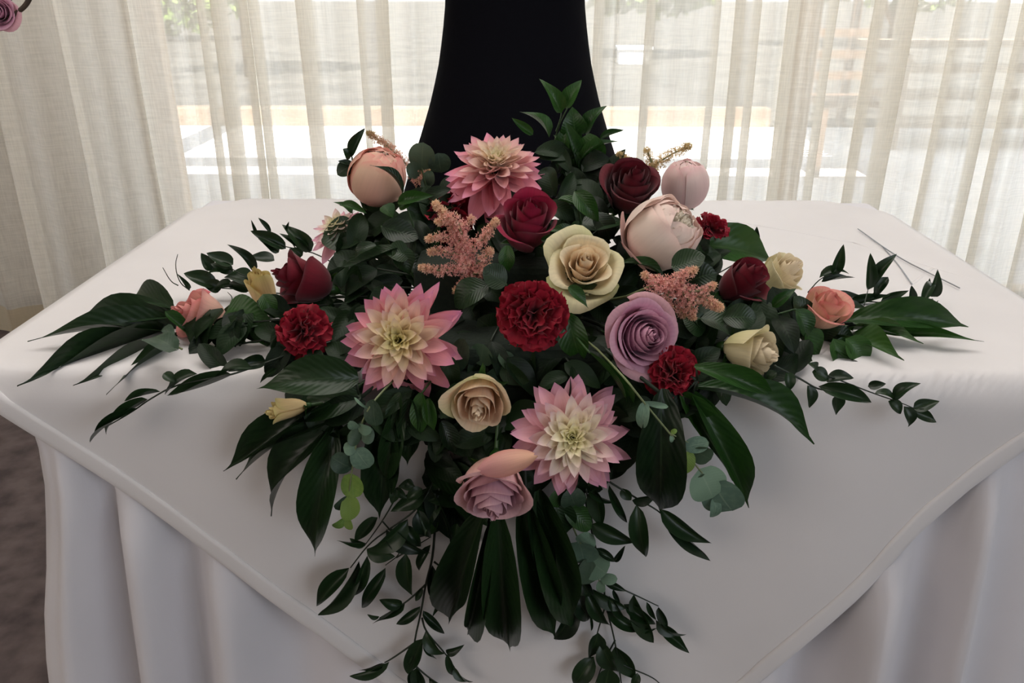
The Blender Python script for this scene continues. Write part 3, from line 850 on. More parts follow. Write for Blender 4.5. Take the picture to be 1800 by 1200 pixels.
def pal_yel(f, u, v):
    return mixc(mixc((.84, .58, .30), (.80, .60, .30), f), (.62, .58, .20), .6*max(0, v-.7)/.3)

# --- foam, tray and dark backing
t = thing('floral_foam_tray', 'dark foam block in a black tray, with dark backing blocks for shade, at the heart of the arrangement', 'tray', (FC.x, FC.y, TZ+.004))
box('foam_and_backing', (-.115, .115, -.05, .05, .008, .085), M_foam, t, .008)
box('foam_and_backing', (-.10, .10, -.165, -.135, -.085, .004), M_foam, t, .012)  # added dark block, stands for shade behind the hanging front flowers
box('foam_and_backing', (-.10, .10, -.15, -.05, .006, .03), M_foam, t, .01)  # added likewise, darkens the gaps over the table's front edge
box('tray', (-.125, .125, -.06, .06, 0, .022), M_tray, t, .006)

# --- dahlias
DC = ((.84, .76, .34), (.88, .68, .50), (.82, .32, .38), (.66, .24, .46))
dahlia(703, 598, .765, 222, (-.10, -.90, .45), 'large pink dahlia with a yellow heart, left of the deep red carnation', DC, n=98, spin=.4, seed=2)
DC2 = ((.92, .88, .50), (.92, .80, .68), (.80, .42, .48), (.60, .28, .46))
dahlia(1006, 768, .70, 214, (.02, -.86, .48), 'pale pink dahlia with a lemon heart, lowest of the dahlias at the front', DC2, n=104, spin=1.1, seed=5)
DC3 = ((.88, .80, .52), (.88, .56, .50), (.85, .30, .38), (.62, .24, .44))
dahlia(872, 292, 1.0, 206, (.0, -.42, .95), 'bright pink dahlia with a cream crown at the top before the black stand', DC3, n=122, spin=.2, seed=7, deep=1.6)
dahlia(594, 402, .995, 118, (-.35, -.35, .85), 'half hidden pale dahlia behind the round green leaf at left', DC2, n=70, spin=.9, seed=9)

# --- carnations
carnation(937, 551, .775, 132, (.0, -.92, .38), 'deep red carnation at the middle of the arrangement, between dahlia and lavender rose', seed=1)
carnation(1187, 657, .745, 104, (.15, -.9, .35), 'bright red carnation beside the lavender rose at right', seed=2, spin=1, n=44)
carnation(524, 580, .795, 102, (-.2, -.85, .45), 'shaded red carnation below the dark red rose at left', seed=3, spin=2, n=38)
carnation(785, 367, .985, 120, (-.1, -.6, .75), 'dark red carnation under the top dahlia, behind the astilbe', seed=4, spin=3, n=38)
carnation(1254, 394, .965, 66, (.2, -.5, .8), 'small red carnation peeping out behind the big blush peony', seed=5, spin=4, n=28)

# --- peonies
peony(663, 312, 1.0, 104, (.38, -.25, .88), 'pink and cream peony bud at upper left against the curtain', seed=3, spin=.6, hk=.98, pinkness=1.25, cream=(.86, .70, .48), pink=(.84, .24, .25))
peony(1163, 413, .90, 130, (.52, -.50, .72), 'big blush peony bud with a ruffled white heart at upper right', seed=4, spin=2.2, openn=.6, hk=.93, pinkness=.55, cream=(.90, .78, .68), pink=(.84, .42, .42), guard=(-2.2, .2, 1.2))
peony(1203, 325, 1.06, 84, (-.05, -.15, 1), 'pale pink peony bud standing behind the big blush peony', seed=6, spin=.2, hk=1.05, pinkness=.6, cream=(.90, .78, .70), pink=(.85, .28, .40))

# --- roses
rose(930, 388, .905, 122, (.10, -.52, .87), 'crimson rose at upper middle, above the cream rose', pr_crim, M_velvet, .38, 1.15, 18, .4, seed=2)
rose(1110, 328, .975, 108, (.12, -.50, .87), 'very dark red rose beside the black stand', pr_deep, M_velvet, .48, 1.15, 20, 1.0, seed=3)
rose(527, 490, .875, 108, (-.72, -.42, .45), 'dark red rose lying on its side at left', pr_dark, M_velvet, .35, 1.25, 16, 2.0, seed=4)
rose(1308, 492, .88, 104, (.55, -.45, .70), 'dark red rose at right, left of the green tinged cream rose', pr_dark, M_velvet, .3, 1.15, 16, .2, seed=5)
rose(1027, 466, .845, 130, (.06, -.72, .68), 'open cream rose with greenish outer petals at upper middle', pal_cream, None, .78, .9, 21, .5, seed=6, sp=1.8, ruf=.05)
rose(843, 706, .715, 130, (-.02, -.93, -.12), 'peach rose with green tinged outer petals, between the two front dahlias', pal_peach, None, .36, 1.0, 20, 1.2, seed=7, sp=1.6, ruf=.035)
rose(1130, 590, .765, 128, (.38, -.86, .38), 'open lavender rose touching the bright red carnation', pal_lav, None, .85, 1.0, 30, .1, seed=8)
low = rose(868, 862, .675, 134, (-.02, -.84, -.42), 'pink and lavender rose lowest at the front', pal_lavp, None, .62, 1.15, 28, 2.4, seed=9)
def loose_petal(t, p0, p1, Y, wpx):
    A, Bq = at(*p0, Y=Y), at(*p1, Y=Y-.004); L = (Bq-A).length; y = (Bq-A)/L; n = V((0, -.8, .6)); n = (n-y*n.dot(y)).normalized(); x = y.cross(n); wd = pxs(A, wpx)
    me = grid('petal', lambda u, v: (.5*u*math.sin(PI*(.02+.96*v)**.9)**.62, v+.03*math.sin(u*3), .30*(1-u*u)*math.sin(PI*v)+.03*math.sin(9*v+u*3)), 10, 10, M_petal, lambda u, v: mixc(mixc((.72, .34, .36), (.78, .46, .30), v), (.58, .22, .18), abs(u)**4*.6))
    W = Matrix(((x.x*wd, y.x*L, n.x*wd, A.x), (x.y*wd, y.y*L, n.y*wd, A.y), (x.z*wd, y.z*L, n.z*wd, A.z), (0, 0, 0, 1)))
    obj('petal', me, t, t.matrix_basis.inverted() @ W)
loose_petal(low, (842, 826), (942, 800), .655, 46)
rose(1324, 617, .785, 106, (.72, -.58, .12), 'cream rose turned to the right, above the big green leaves', pal_creamw, None, .30, 1.15, 17, .9, seed=10)
rose(1376, 482, .95, 92, (.55, -.35, .75), 'pale green tinged cream rose behind the dark red rose at right', pal_creamw, None, .45, 1.15, 17, 2.1, seed=11)
rose(1452, 540, .875, 92, (.25, -.42, .85), 'salmon rose with red edged petals farthest right', pal_salmon, None, .55, 1.05, 14, .0, seed=12)
rose(347, 553, .885, 102, (-.70, -.50, .50), 'pale pink rose with red edged petals farthest left', pal_pink, None, .5, 1.15, 15, 1.0, seed=13)
rose(461, 505, .95, 74, (-.12, -.25, .95), 'pale yellow rose bud behind the dark red rose at left', pal_yel, None, .15, 1.5, 13, .0, seed=14, curl=.4)
rose(500, 720, .728, 56, (-.93, -.30, -.05), 'small yellow rosebud half hidden by leaves below left', pal_yel, None, .15, 1.6, 12, .0, seed=15)

# --- astilbe
AC = ((.80, .36, .33), (.90, .54, .48), (.86, .72, .40))
B1 = [[(822, 470), (815, 430), (800, 400), (765, 358)], [(808, 425), (790, 415), (752, 420)], [(812, 412), (800, 380), (770, 390)], [(822, 440), (850, 420), (872, 388)], [(812, 450), (780, 440), (755, 443)],
      [(822, 465), (780, 478), (740, 470)], [(830, 470), (850, 455), (862, 440)], [(826, 485), (815, 500), (800, 512)], [(832, 480), (858, 478), (862, 470)], [(826, 490), (815, 515), (820, 527)], [(812, 400), (830, 385), (828, 384)]]
astilbe('largest pink astilbe plume, in front of the shaded red carnation', .86, B1, [24, 20, 22, 20, 18, 20, 22, 20, 22, 20, 14], AC, 3, 1.0)
B2 = [[(1150, 500), (1190, 505), (1230, 520), (1266, 542)], [(1175, 500), (1200, 485), (1222, 474)], [(1195, 510), (1215, 530), (1218, 558)], [(1160, 505), (1140, 490), (1132, 482)], [(1185, 500), (1170, 520), (1175, 545)], [(1210, 512), (1240, 510), (1255, 500)], [(1200, 515), (1195, 540), (1200, 555)]]
astilbe('pink astilbe plume above the lavender rose', .81, B2, [26, 22, 22, 16, 22, 16, 18], AC, 5, 1.0)
AY = ((.62, .44, .22), (.74, .56, .32), (.70, .58, .28))
astilbe('small cream astilbe tips sticking out beside the back peony', 1.03, [[(1140, 300), (1160, 283), (1190, 266), (1212, 256)], [(1148, 292), (1142, 275), (1136, 262)], [(1130, 300), (1110, 285), (1088, 270)]], [20, 15, 14], AY, 7, .9)
AP = ((.66, .34, .28), (.72, .46, .34), (.36, .36, .10))
astilbe('thin pink astilbe tip behind the left peony bud', 1.05, [[(740, 320), (712, 285), (680, 255), (648, 234)], [(730, 310), (742, 300), (752, 296)]], [18, 18], AP, 9, .9)

# ------------------------------------------------------------------ foliage
def Yp(Y): return lambda x, y: at(x, y, Y=Y)
def Sf(h): return lambda x, y: surf(x, y, h)
def mixpos(x0, y0, Y0, h=.02):
    """from a point up in the mound (Y0) to the cloth, by distance from (x0,y0)"""
    def f(x, y):
        a = at(x, y, Y=Y0); b = surf(x, y, h); d = math.hypot(x-x0, y-y0)
        k = min(1, d/150.); return a.lerp(b, k) if a.y > b.y-.3 else b
    return f

# large palmate leaves
def palm(label, base, leaves, Yb, h=.02, kind='lance', wk=1.2):
    org = at(*base, Y=Yb); t = thing('palmate_leaf', label, 'leaf', org)
    tube('leaf_stalk', [V((0, 0, 0)), (FC-org)*.5+V((0, 0, .01)), FC-org], .002, M_dstem, t, 6)
    for x0, y0, x1, y1, wd in leaves:
        A = at(x0, y0, Y=Yb); Bq = surf(x1, y1, h)
        leaf(t, A, Bq, pxs(A.lerp(Bq, .5), wd)*wk, kind, roll=rl.uniform(-.3, .3), org=org, name='leaflet', var=rl.choice((1, 2, 3)))
        tube('leaflet_stalk', [V((0, 0, 0)), (A-org)*1.0+(Bq-A).normalized()*.003], .0013, M_dstem, t, 5)
    return t
c7 = lambda l: CR(380, 600, 3.157, l)
palm('glossy dark palmate leaf fanning down left of the big dahlia', (632, 700), c7([(790, 200, 225, 262, 190), (800, 290, 415, 460, 180), (690, 300, 40, 720, 125), (690, 400, 110, 765, 185), (660, 440, 305, 970, 165), (655, 480, 548, 1192, 165)]), .745, .03)
palm('dark palmate leaf hanging below the big dahlia', (700, 700), c7([(950, 380, 905, 990, 175), (1020, 330, 935, 800, 110), (1100, 340, 1060, 690, 120), (880, 400, 640, 700, 90)]), .745, .02)
c9 = lambda l: CR(1080, 660, 4, l)
palm('big green palmate leaf spreading at lower right below the carnation', (1225, 668), c9([(560, -60, 1150, 155, 130), (560, 90, 1405, 482, 190), (540, 120, 945, 930, 170), (470, 120, 830, 740, 160)]), .74, .025, 'lanceg')
palm('single broad dark leaf hanging below the bright red carnation', (1160, 690), c9([(330, 90, 320, 965, 285)]), .72, .02)
c3 = lambda l: CR(850, 840, 3.333, l)
palm('dark palmate leaf hanging below the lowest rose at left', (865, 890), CR(520, 840, 3.333, [(1110, 180, 895, 855, 190), (1180, 180, 1255, 1015, 180), (1130, 250, 1005, 915, 100)]), .70, .02)
palm('dark palmate leaf hanging below the lowest rose at right', (925, 880), c3([(240, 110, 425, 955, 185), (330, 60, 530, 915, 195), (250, 60, 340, 560, 110)]), .71, .03)
c1 = lambda l: CR(0, 400, 3, l)
palm('dark palmate leaf stretching to the far left over the cloth', (310, 585), c1([(930, 545, 145, 600, 120), (930, 470, 405, 475, 150), (920, 420, 690, 372, 110), (880, 560, 90, 835, 60), (960, 640, 385, 832, 75), (1000, 670, 560, 880, 75)]), .90, .010)
c6 = lambda l: CR(1200, 360, 2.727, l)
palm('green palmate leaf stretching to the far right over the cloth', (1500, 570), c6([(790, 555, 1370, 585, 130), (940, 600, 1445, 655, 60), (800, 600, 1155, 665, 70), (750, 660, 1062, 745, 120), (640, 650, 880, 555, 90)]), .90, .012, 'lanceg')
palm('broad dark leaf behind the dark red rose at right', (1215, 430), [(1205, 428, 1360, 459, 62)], .97, .05, 'lanceg')

# leaves inside the mound, each a short leafy stem
def sprig(label, cat_leaves, Y, kind='green', name='leafy_sprig', sm=None, stems=None):
    L0 = cat_leaves[0]
    stems = stems or [[(L0[0], L0[1])]]
    st = []
    for s in stems:
        st.append(s if len(s) > 1 else [s[0], (s[0][0]+.5, s[0][1]-1)])
    return spray(name, label, 'foliage', st, cat_leaves, kind, Yp(Y), .0014, sm or M_stem, None, wk=1.18)
c4 = lambda l: CR(850, 120, 3.333, l)
sprig('tall sprig of green pointed leaves before the black stand', c4([(455, 262, 325, 60, 75), (480, 235, 575, 68, 85), (385, 405, 212, 255, 95), (520, 480, 500, 260, 110), (470, 560, 480, 320, 90), (290, 390, 165, 290, 45), (500, 560, 410, 390, 85), (540, 400, 520, 225, 130), (600, 390, 722, 220, 85)]), 1.06,
      'green', stems=[CP(850, 120, 3.333, [(400, 560), (425, 370), (490, 235)]), CP(850, 120, 3.333, [(425, 370), (450, 300), (455, 260)])])
sprig('dense green leafy sprig right of the top dahlia', c4([(640, 560, 622, 380, 150, 'ovalg'), (680, 420, 822, 362, 38), (560, 560, 792, 430, 50), (545, 590, 475, 310, 80), (600, 640, 690, 430, 130), (560, 700, 480, 480, 95), (700, 575, 490, 650, 85), (700, 668, 510, 715, 45), (560, 720, 420, 560, 100), (640, 720, 560, 520, 110)]), 1.03,
      'green', stems=[CP(850, 120, 3.333, [(560, 900), (570, 700), (600, 500)])])
sprig('curled grey green leaf between the crimson and the darkest rose', c4([(530, 720, 675, 900, 100), (430, 770, 600, 850, 70), (520, 975, 370, 955, 70), (500, 930, 620, 980, 80), (570, 910, 830, 900, 150, 'oval'), (640, 850, 740, 1000, 120, 'oval')]), .94, 'green', stems=[CP(850, 120, 3.333, [(580, 930), (560, 850), (530, 730)])])
c5 = lambda l: CR(560, 120, 3.53, l)
sprig('curled green leaves left of the pink peony bud', c5([(205, 545, 288, 370, 60), (205, 545, 150, 500, 70), (205, 600, 115, 660, 85, 'oval'), (215, 600, 120, 575, 40)]), 1.0, 'smil', stems=[CP(560, 120, 3.53, [(260, 850), (240, 700), (215, 600), (205, 540)])])
sprig('round eucalyptus leaves beside the top dahlia at left', c5([(640, 620, 650, 460, 150, 'eucd'), (760, 640, 740, 525, 120, 'eucd'), (600, 680, 580, 580, 80, 'eucd'), (680, 640, 700, 730, 70, 'eucd'), (700, 720, 640, 690, 90, 'eucd')]), 1.04, 'eucd', 'eucalyptus_sprig')
sprig('narrow green leaves lying over the pink peony bud', c5([(520, 775, 318, 600, 48, 'lance'), (490, 835, 712, 790, 70), (400, 850, 460, 930, 100), (500, 870, 620, 800, 60), (210, 900, 90, 830, 50), (130, 850, 300, 900, 50)]), .955, 'green')
c2 = lambda l: CR(400, 380, 3.333, l)
sprig('big round dark green leaf beside the half hidden dahlia', c2([(770, 130, 545, 130, 215, 'oval'), (770, 120, 960, 90, 120, 'oval'), (800, 40, 1030, 110, 110, 'oval')]), .98, 'ovalg')
sprig('grey green bent leaves right of the dark red rose at left', c2([(1000, 190, 640, 300, 90), (690, 300, 412, 535, 55), (760, 290, 752, 468, 105), (980, 180, 1072, 352, 120), (870, 170, 740, 260, 70), (1060, 230, 900, 210, 120)]), .90, 'lance')
sprig('dark leaves below the half hidden dahlia, left of the astilbe', c2([(900, 60, 1120, 130, 130), (1100, 120, 900, 300, 150), (1000, 250, 1180, 330, 120), (850, 330, 640, 420, 120), (900, 400, 680, 560, 110), (640, 480, 500, 500, 110), (560, 500, 690, 620, 110)]), .93, 'oval')
c8 = lambda l: CR(820, 380, 3.333, l)
sprig('pointed green leaf right of the deep red carnation', c8([(590, 570, 682, 875, 150), (600, 410, 715, 540, 65), (560, 640, 520, 600, 40)]), .79, 'lanceg')
sprig('long thin leaf blade between the front dahlia and the lavender rose', c8([(720, 800, 960, 1195, 42)]), .74, 'lanceg')
sprig('narrow leaf curling under the big blush peony', c8([(910, 275, 1185, 400, 62), (240, 170, 250, 330, 85), (560, 570, 870, 370, 30), (440, 140, 620, 110, 40)]), .87, 'lanceg')
sprig('grey eucalyptus leaves above the peach rose', [(800, 648, 817, 596, 34, 'eucd'), (790, 650, 770, 625, 26, 'eucd'), (845, 640, 850, 605, 40, 'eucd'), (880, 620, 905, 650, 34, 'eucd')], .78, 'eucd', 'eucalyptus_sprig')
sprig('dark leaves around the deep red carnation', [(890, 500, 850, 470, 40), (880, 590, 840, 560, 44), (900, 640, 930, 680, 44), (985, 610, 960, 660, 44), (860, 500, 800, 540, 46), (1010, 560, 1060, 520, 40), (1000, 540, 1050, 500, 36), (900, 650, 860, 640, 30), (1040, 610, 1080, 660, 50), (1030, 620, 1020, 690, 44)], .84, 'oval')
sprig('dark leaves between the lavender rose and the cream rose at right', [(1230, 560, 1290, 590, 44), (1230, 600, 1280, 650, 50), (1240, 580, 1200, 560, 40), (1270, 560, 1330, 560, 40), (1220, 620, 1260, 560, 44), (1200, 500, 1260, 480, 50), (1180, 470, 1240, 450, 46), (1260, 640, 1310, 670, 50)], .82, 'oval')
sprig('dark leaves around the cream roses at far right', [(1390, 560, 1430, 610, 44), (1400, 600, 1440, 650, 40), (1400, 560, 1350, 540, 40), (1420, 570, 1395, 520, 36), (1380, 620, 1420, 660, 40), (1430, 590, 1480, 560, 36), (1440, 600, 1500, 590, 40), (1350, 520, 1400, 550, 44)], .88, 'oval')
sprig('green leaves below the salmon rose', c6([(540, 500, 590, 640, 95), (600, 590, 640, 770, 105), (700, 670, 905, 842, 100), (720, 640, 740, 800, 90), (780, 640, 880, 760, 110), (450, 600, 500, 640, 60), (430, 490, 545, 400, 45)]), .84, 'green')
sprig('green leaves right of the pale pink rose at left', c1([(1190, 450, 1430, 490, 170), (1120, 505, 1300, 620, 60), (1320, 520, 1445, 640, 90), (1385, 350, 1450, 480, 80), (1200, 610, 915, 750, 105), (870, 440, 1040, 615, 52), (1050, 600, 1190, 590, 60), (1300, 560, 1180, 600, 100), (1480, 690, 1310, 700, 90), (1400, 640, 1280, 700, 90)]), .86, 'green')
spray('eucalyptus_sprig', 'small grey eucalyptus leaf beside the pale pink rose at left', 'foliage', [CP(0, 400, 3, [(960, 640), (920, 620)])], c1([(930, 640, 765, 590, 105), (900, 580, 870, 520, 50)]), 'eucd', Sf(.025), .001, M_estem, root=False)

sprig('bright green leaf hanging under the big pink dahlia', [(742, 690, 741, 768, 30), (752, 700, 764, 760, 22), (705, 690, 690, 760, 26, 'lance'), (720, 700, 712, 800, 34, 'lance'), (775, 740, 800, 800, 30, 'lance')], .735, 'lanceg')
# eucalyptus hanging at the front
spray('eucalyptus_branch', 'hanging eucalyptus branch with pale heart shaped leaves, left of the peach rose', 'foliage', [CP(380, 600, 3.157, [(880, 310), (800, 460), (770, 600), (750, 740), (720, 980)])],
      c7([(870, 330, 885, 470, 120, 'eucd'), (790, 470, 865, 490, 75), (785, 480, 742, 440, 65), (800, 540, 730, 520, 100, 'eucd'), (810, 520, 880, 520, 100, 'eucd'), (775, 590, 705, 590, 80), (775, 600, 850, 700, 130), (750, 700, 640, 640, 120, 'eucd'),
          (750, 740, 760, 870, 130, 'lime'), (745, 860, 740, 995, 110, 'lime'), (730, 860, 660, 930, 60, 'eucd'), (720, 980, 645, 1025, 55, 'lime'), (725, 985, 750, 1045, 50, 'lime'), (840, 370, 765, 310, 15)]), 'euc', Yp(.715), .0011, M_estem, root=True, wk=1.0, n0=(0, -1, .25))
spray('eucalyptus_branch', 'hanging eucalyptus branch with large round leaves at lower right', 'foliage', [CP(1080, 660, 4, [(60, 0), (200, 180), (400, 420), (490, 520), (600, 670), (760, 830)]), CP(1080, 660, 4, [(400, 410), (520, 470)])],
      c9([(500, 500, 665, 470, 95), (560, 520, 680, 590, 125, 'eucd'), (530, 530, 470, 690, 100, 'lime'), (600, 670, 690, 860, 235), (700, 760, 830, 950, 240), (700, 860, 690, 995, 75), (215, 190, 190, 370, 75), (215, 190, 380, 220, 35), (400, 400, 440, 380, 30, 'lime'), (400, 420, 400, 470, 25), (640, 700, 540, 760, 60, 'eucd')]), 'euc', Yp(.70), .0011, M_estem, n0=(0, -1, .25))
spray('eucalyptus_branch', 'hanging eucalyptus branch with rounded leaves below the front dahlia', 'foliage', [CP(850, 840, 3.333, [(500, 120), (520, 290), (580, 400), (650, 520), (690, 640)])],
      c3([(560, 380, 640, 330, 110), (560, 380, 590, 500, 170), (600, 480, 720, 560, 150), (640, 470, 620, 620, 150, 'eucd'), (690, 590, 785, 590, 55), (690, 600, 690, 672, 45), (540, 170, 500, 60, 120, 'eucd'), (430, 60, 480, 170, 130, 'ovalg'), (480, 150, 630, 300, 110, 'ovalg'), (420, 130, 480, 340, 150, 'lance'), (380, 210, 400, 415, 120, 'ovalg')]), 'euc', Yp(.725), .0011, M_estem, n0=(0, -1, .25))

# smilax sprays
c11 = lambda l: CR(520, 840, 3.333, l); p11 = lambda p: CP(520, 840, 3.333, p)
spray('ruscus_spray', 'long dark trailing spray of pointed leaves hanging at the front left', 'foliage',
      [p11([(830, 60), (815, 290), (800, 480), (760, 620), (735, 780), (690, 970), (670, 1230)]), p11([(760, 625), (640, 735), (490, 820)]), p11([(690, 970), (560, 1060), (520, 1080)]), p11([(810, 490), (890, 550)]), p11([(740, 820), (760, 900), (880, 1030), (930, 1110)]), p11([(700, 1100), (780, 1170), (860, 1220)])],
      c11([(790, 60, 905, 360, 100), (830, 240, 760, 350, 45, 'lanceg'), (945, 265, 920, 358, 45), (800, 510, 800, 720, 50), (890, 600, 800, 815, 60), (730, 750, 588, 855, 48), (625, 735, 488, 712, 60), (640, 735, 450, 852, 26), (490, 810, 418, 798, 30), (740, 640, 700, 720, 30),
           (745, 775, 872, 912, 45), (760, 895, 880, 1028, 66), (880, 1020, 988, 975, 42), (745, 940, 655, 1148, 78), (548, 1075, 314, 1160, 52), (520, 1085, 370, 1125, 25), (660, 1000, 645, 1095, 36), (890, 1030, 922, 1155, 38), (925, 1105, 1038, 1192, 38), (755, 950, 825, 1058, 24), (710, 1110, 745, 1250, 75), (780, 1170, 895, 1210, 40), (700, 1120, 680, 1240, 60), (830, 515, 880, 590, 14), (930, 150, 960, 60, 60)]),
      'smil', Yp(.745), .0016, M_dstem, 'dark trailing sprays', n0=(0, -1, .2))
spray('ruscus_spray', 'arching dark spray of pointed leaves left of the trailing stem at the front', 'foliage',
      [p11([(790, 80), (680, 210), (560, 290), (430, 380), (320, 525)]), p11([(600, 90), (510, 250), (400, 400)]), p11([(510, 255), (590, 350), (620, 440), (525, 510)]), p11([(590, 465), (790, 345)])],
      c11([(312, 525, 120, 750, 80), (370, 485, 130, 802, 80), (418, 455, 335, 690, 58), (525, 525, 385, 757, 62), (415, 420, 583, 460, 78), (655, 240, 415, 415, 100), (530, 300, 792, 440, 82), (640, 275, 732, 402, 62), (715, 185, 790, 352, 80), (645, 440, 682, 690, 80), (480, 230, 345, 370, 62), (410, 380, 240, 365, 24), (410, 390, 315, 352, 45),
           (750, 90, 555, 197, 80), (740, 60, 650, 130, 60), (690, 30, 600, 50, 55), (600, 60, 560, 150, 50), (790, 390, 722, 543, 42), (640, 20, 700, 50, 40), (580, 60, 650, 120, 45)]),
      'smil', Yp(.74), .0012, M_dstem, 'dark trailing sprays', n0=(0, -1, .2))
p3 = lambda p: CP(850, 840, 3.333, p)
spray('ruscus_spray', 'dark trailing spray of pointed leaves hanging at the front right', 'foliage',
      [p3([(580, 40), (630, 290), (640, 340), (700, 600), (715, 740), (770, 950), (810, 1220)]), p3([(640, 340), (600, 500), (530, 640), (530, 700)]), p3([(715, 740), (680, 860), (660, 930)]), p3([(770, 950), (700, 1080), (650, 1220)]), p3([(700, 600), (880, 680), (1025, 750)]), p3([(790, 1080), (850, 1110), (990, 1165), (1040, 1210)])],
      c3([(580, 480, 485, 640, 80), (600, 660, 745, 862, 62), (640, 650, 835, 765, 80), (735, 690, 855, 850, 38), (820, 740, 1008, 857, 58), (718, 780, 940, 900, 60), (900, 888, 1016, 878, 20), (880, 680, 997, 966, 85), (710, 610, 838, 663, 35), (955, 725, 1012, 832, 26), (1025, 755, 1078, 880, 45),
          (1010, 832, 1187, 915, 46), (1020, 850, 1207, 1026, 60), (525, 680, 610, 835, 110), (535, 715, 412, 942, 95), (672, 905, 618, 1055, 85), (645, 1045, 530, 1210, 95), (690, 960, 790, 1135, 85), (770, 985, 890, 1178, 95), (735, 1110, 700, 1270, 110), (900, 1140, 870, 1220, 45), (625, 800, 630, 895, 14), (560, 560, 640, 690, 70), (760, 650, 800, 740, 24)]),
      'smil', Yp(.745), .0014, M_dstem, 'dark trailing sprays', n0=(0, -1, .2))
spray('ruscus_spray', 'dark spray of long pointed leaves below the single broad leaf at right', 'foliage',
      [p3([(720, 10), (765, 40), (900, 120), (1040, 200), (1075, 255)]), p3([(600, 60), (640, 270)])],
      c3([(650, 60, 690, 290, 88), (630, 270, 888, 378, 85), (895, 155, 950, 462, 90), (870, 130, 1006, 110, 62), (1030, 180, 1335, 382, 80), (1072, 250, 1330, 487, 55), (815, 60, 865, 130, 55), (735, 40, 842, 262, 42), (610, 70, 795, 146, 24), (660, 410, 770, 490, 40), (765, 490, 830, 395, 30), (480, 60, 560, 20, 60)]),
      'smil', Yp(.73), .0012, M_dstem, 'dark trailing sprays', n0=(0, -1, .2))
p6 = lambda p: CP(1200, 360, 2.727, p)
spray('ruscus_spray', 'fine dark spray with small pointed leaves trailing over the table edge at right', 'foliage',
      [p6([(440, 770), (560, 830), (640, 880), (700, 890)]), p6([(700, 820), (780, 850), (920, 905), (1040, 945), (1110, 975)])],
      c6([(500, 800, 510, 892, 46), (597, 865, 607, 973, 56), (650, 870, 905, 947, 62), (735, 910, 735, 1007, 56), (888, 870, 975, 857, 36), (920, 905, 1020, 940, 44), (1015, 935, 1142, 855, 55), (1105, 975, 1232, 940, 50), (1110, 985, 1217, 1042, 44), (985, 940, 1045, 1002, 50), (1060, 965, 1080, 1064, 54), (450, 800, 400, 850, 40), (440, 840, 420, 900, 40), (620, 800, 700, 840, 60), (690, 850, 820, 830, 60), (760, 880, 850, 915, 50), (640, 800, 600, 760, 50)]),
      'smil', Sf(.022), .0011, M_dstem, 'small dark sprays on the cloth', root=False)
spray('ruscus_spray', 'dark spray rising behind the salmon rose at far right', 'foliage',
      [p6([(740, 470), (880, 460), (960, 470), (1130, 480), (1200, 400), (1215, 330)]), p6([(870, 480), (890, 400)]), p6([(880, 460), (985, 350)]), p6([(600, 420), (660, 350), (725, 330)])],
      c6([(892, 405, 900, 230, 46), (918, 385, 1026, 235, 50), (985, 345, 920, 450, 42), (950, 462, 1085, 410, 34), (1095, 472, 1097, 385, 34), (1150, 482, 1198, 378, 40), (1190, 440, 1222, 308, 48), (1170, 490, 1220, 470, 18), (725, 335, 772, 188, 44), (655, 350, 797, 330, 42), (665, 370, 826, 348, 30), (720, 450, 880, 440, 50), (760, 480, 900, 500, 50), (800, 470, 1000, 430, 36), (1140, 470, 1185, 350, 24)]),
      'smil', lambda x, y: at(x, y, Y=1.0) if y < 535 else at(x, y, Y=.95), .0011, M_dstem, 'small dark sprays on the cloth')
spray('ruscus_spray', 'single thin dark leaf tip above the dark red rose at right', 'foliage', [p6([(300, 260), (335, 200)])], c6([(335, 200, 356, 103, 32), (320, 215, 300, 180, 20)]), 'smil', Yp(1.03), .001, M_dstem)
p1 = lambda p: CP(0, 400, 3, p)
spray('ruscus_spray', 'thin dark spray trailing down over the cloth at far left', 'foliage',
      [p1([(1240, 775), (1080, 800), (920, 830), (780, 910), (700, 970), (560, 1050)])],
      c1([(845, 865, 655, 915, 28), (780, 905, 560, 1022, 44), (725, 950, 475, 1132, 30), (700, 968, 560, 1090, 20), (1225, 775, 880, 885, 55), (860, 770, 935, 820, 45), (1040, 770, 870, 880, 50), (1330, 740, 1130, 800, 55), (1400, 700, 1200, 760, 60), (1460, 740, 1370, 820, 20)]),
      'smil', Sf(.018), .0011, M_dstem, 'small dark sprays on the cloth')
spray('ruscus_spray', 'dark spray of pointed leaves behind the pale yellow rosebud at left', 'foliage',
      [p1([(1380, 340), (1310, 325), (1150, 320), (1100, 300)]), p1([(1340, 280), (1250, 235), (1200, 200)]), p1([(940, 305), (900, 285), (858, 210)]), p1([(1000, 330), (945, 290), (922, 200), (937, 140)]), p1([(1210, 420), (1230, 370), (1200, 340)])],
      c1([(1345, 240, 1197, 88, 46), (1230, 195, 1088, 133, 66), (1115, 225, 1060, 133, 55), (1225, 215, 1088, 250, 75), (1332, 285, 1180, 262, 95), (1140, 310, 968, 240, 75), (1165, 325, 1060, 290, 60), (1230, 300, 1120, 330, 50), (1320, 330, 1180, 300, 55), (1230, 230, 1110, 190, 50), (1000, 325, 930, 240, 20)]),
      'smil', lambda x, y: at(x, y, Y=1.0) if y < 520 else at(x, y, Y=.95), .0010, M_dstem, 'small dark sprays on the cloth')
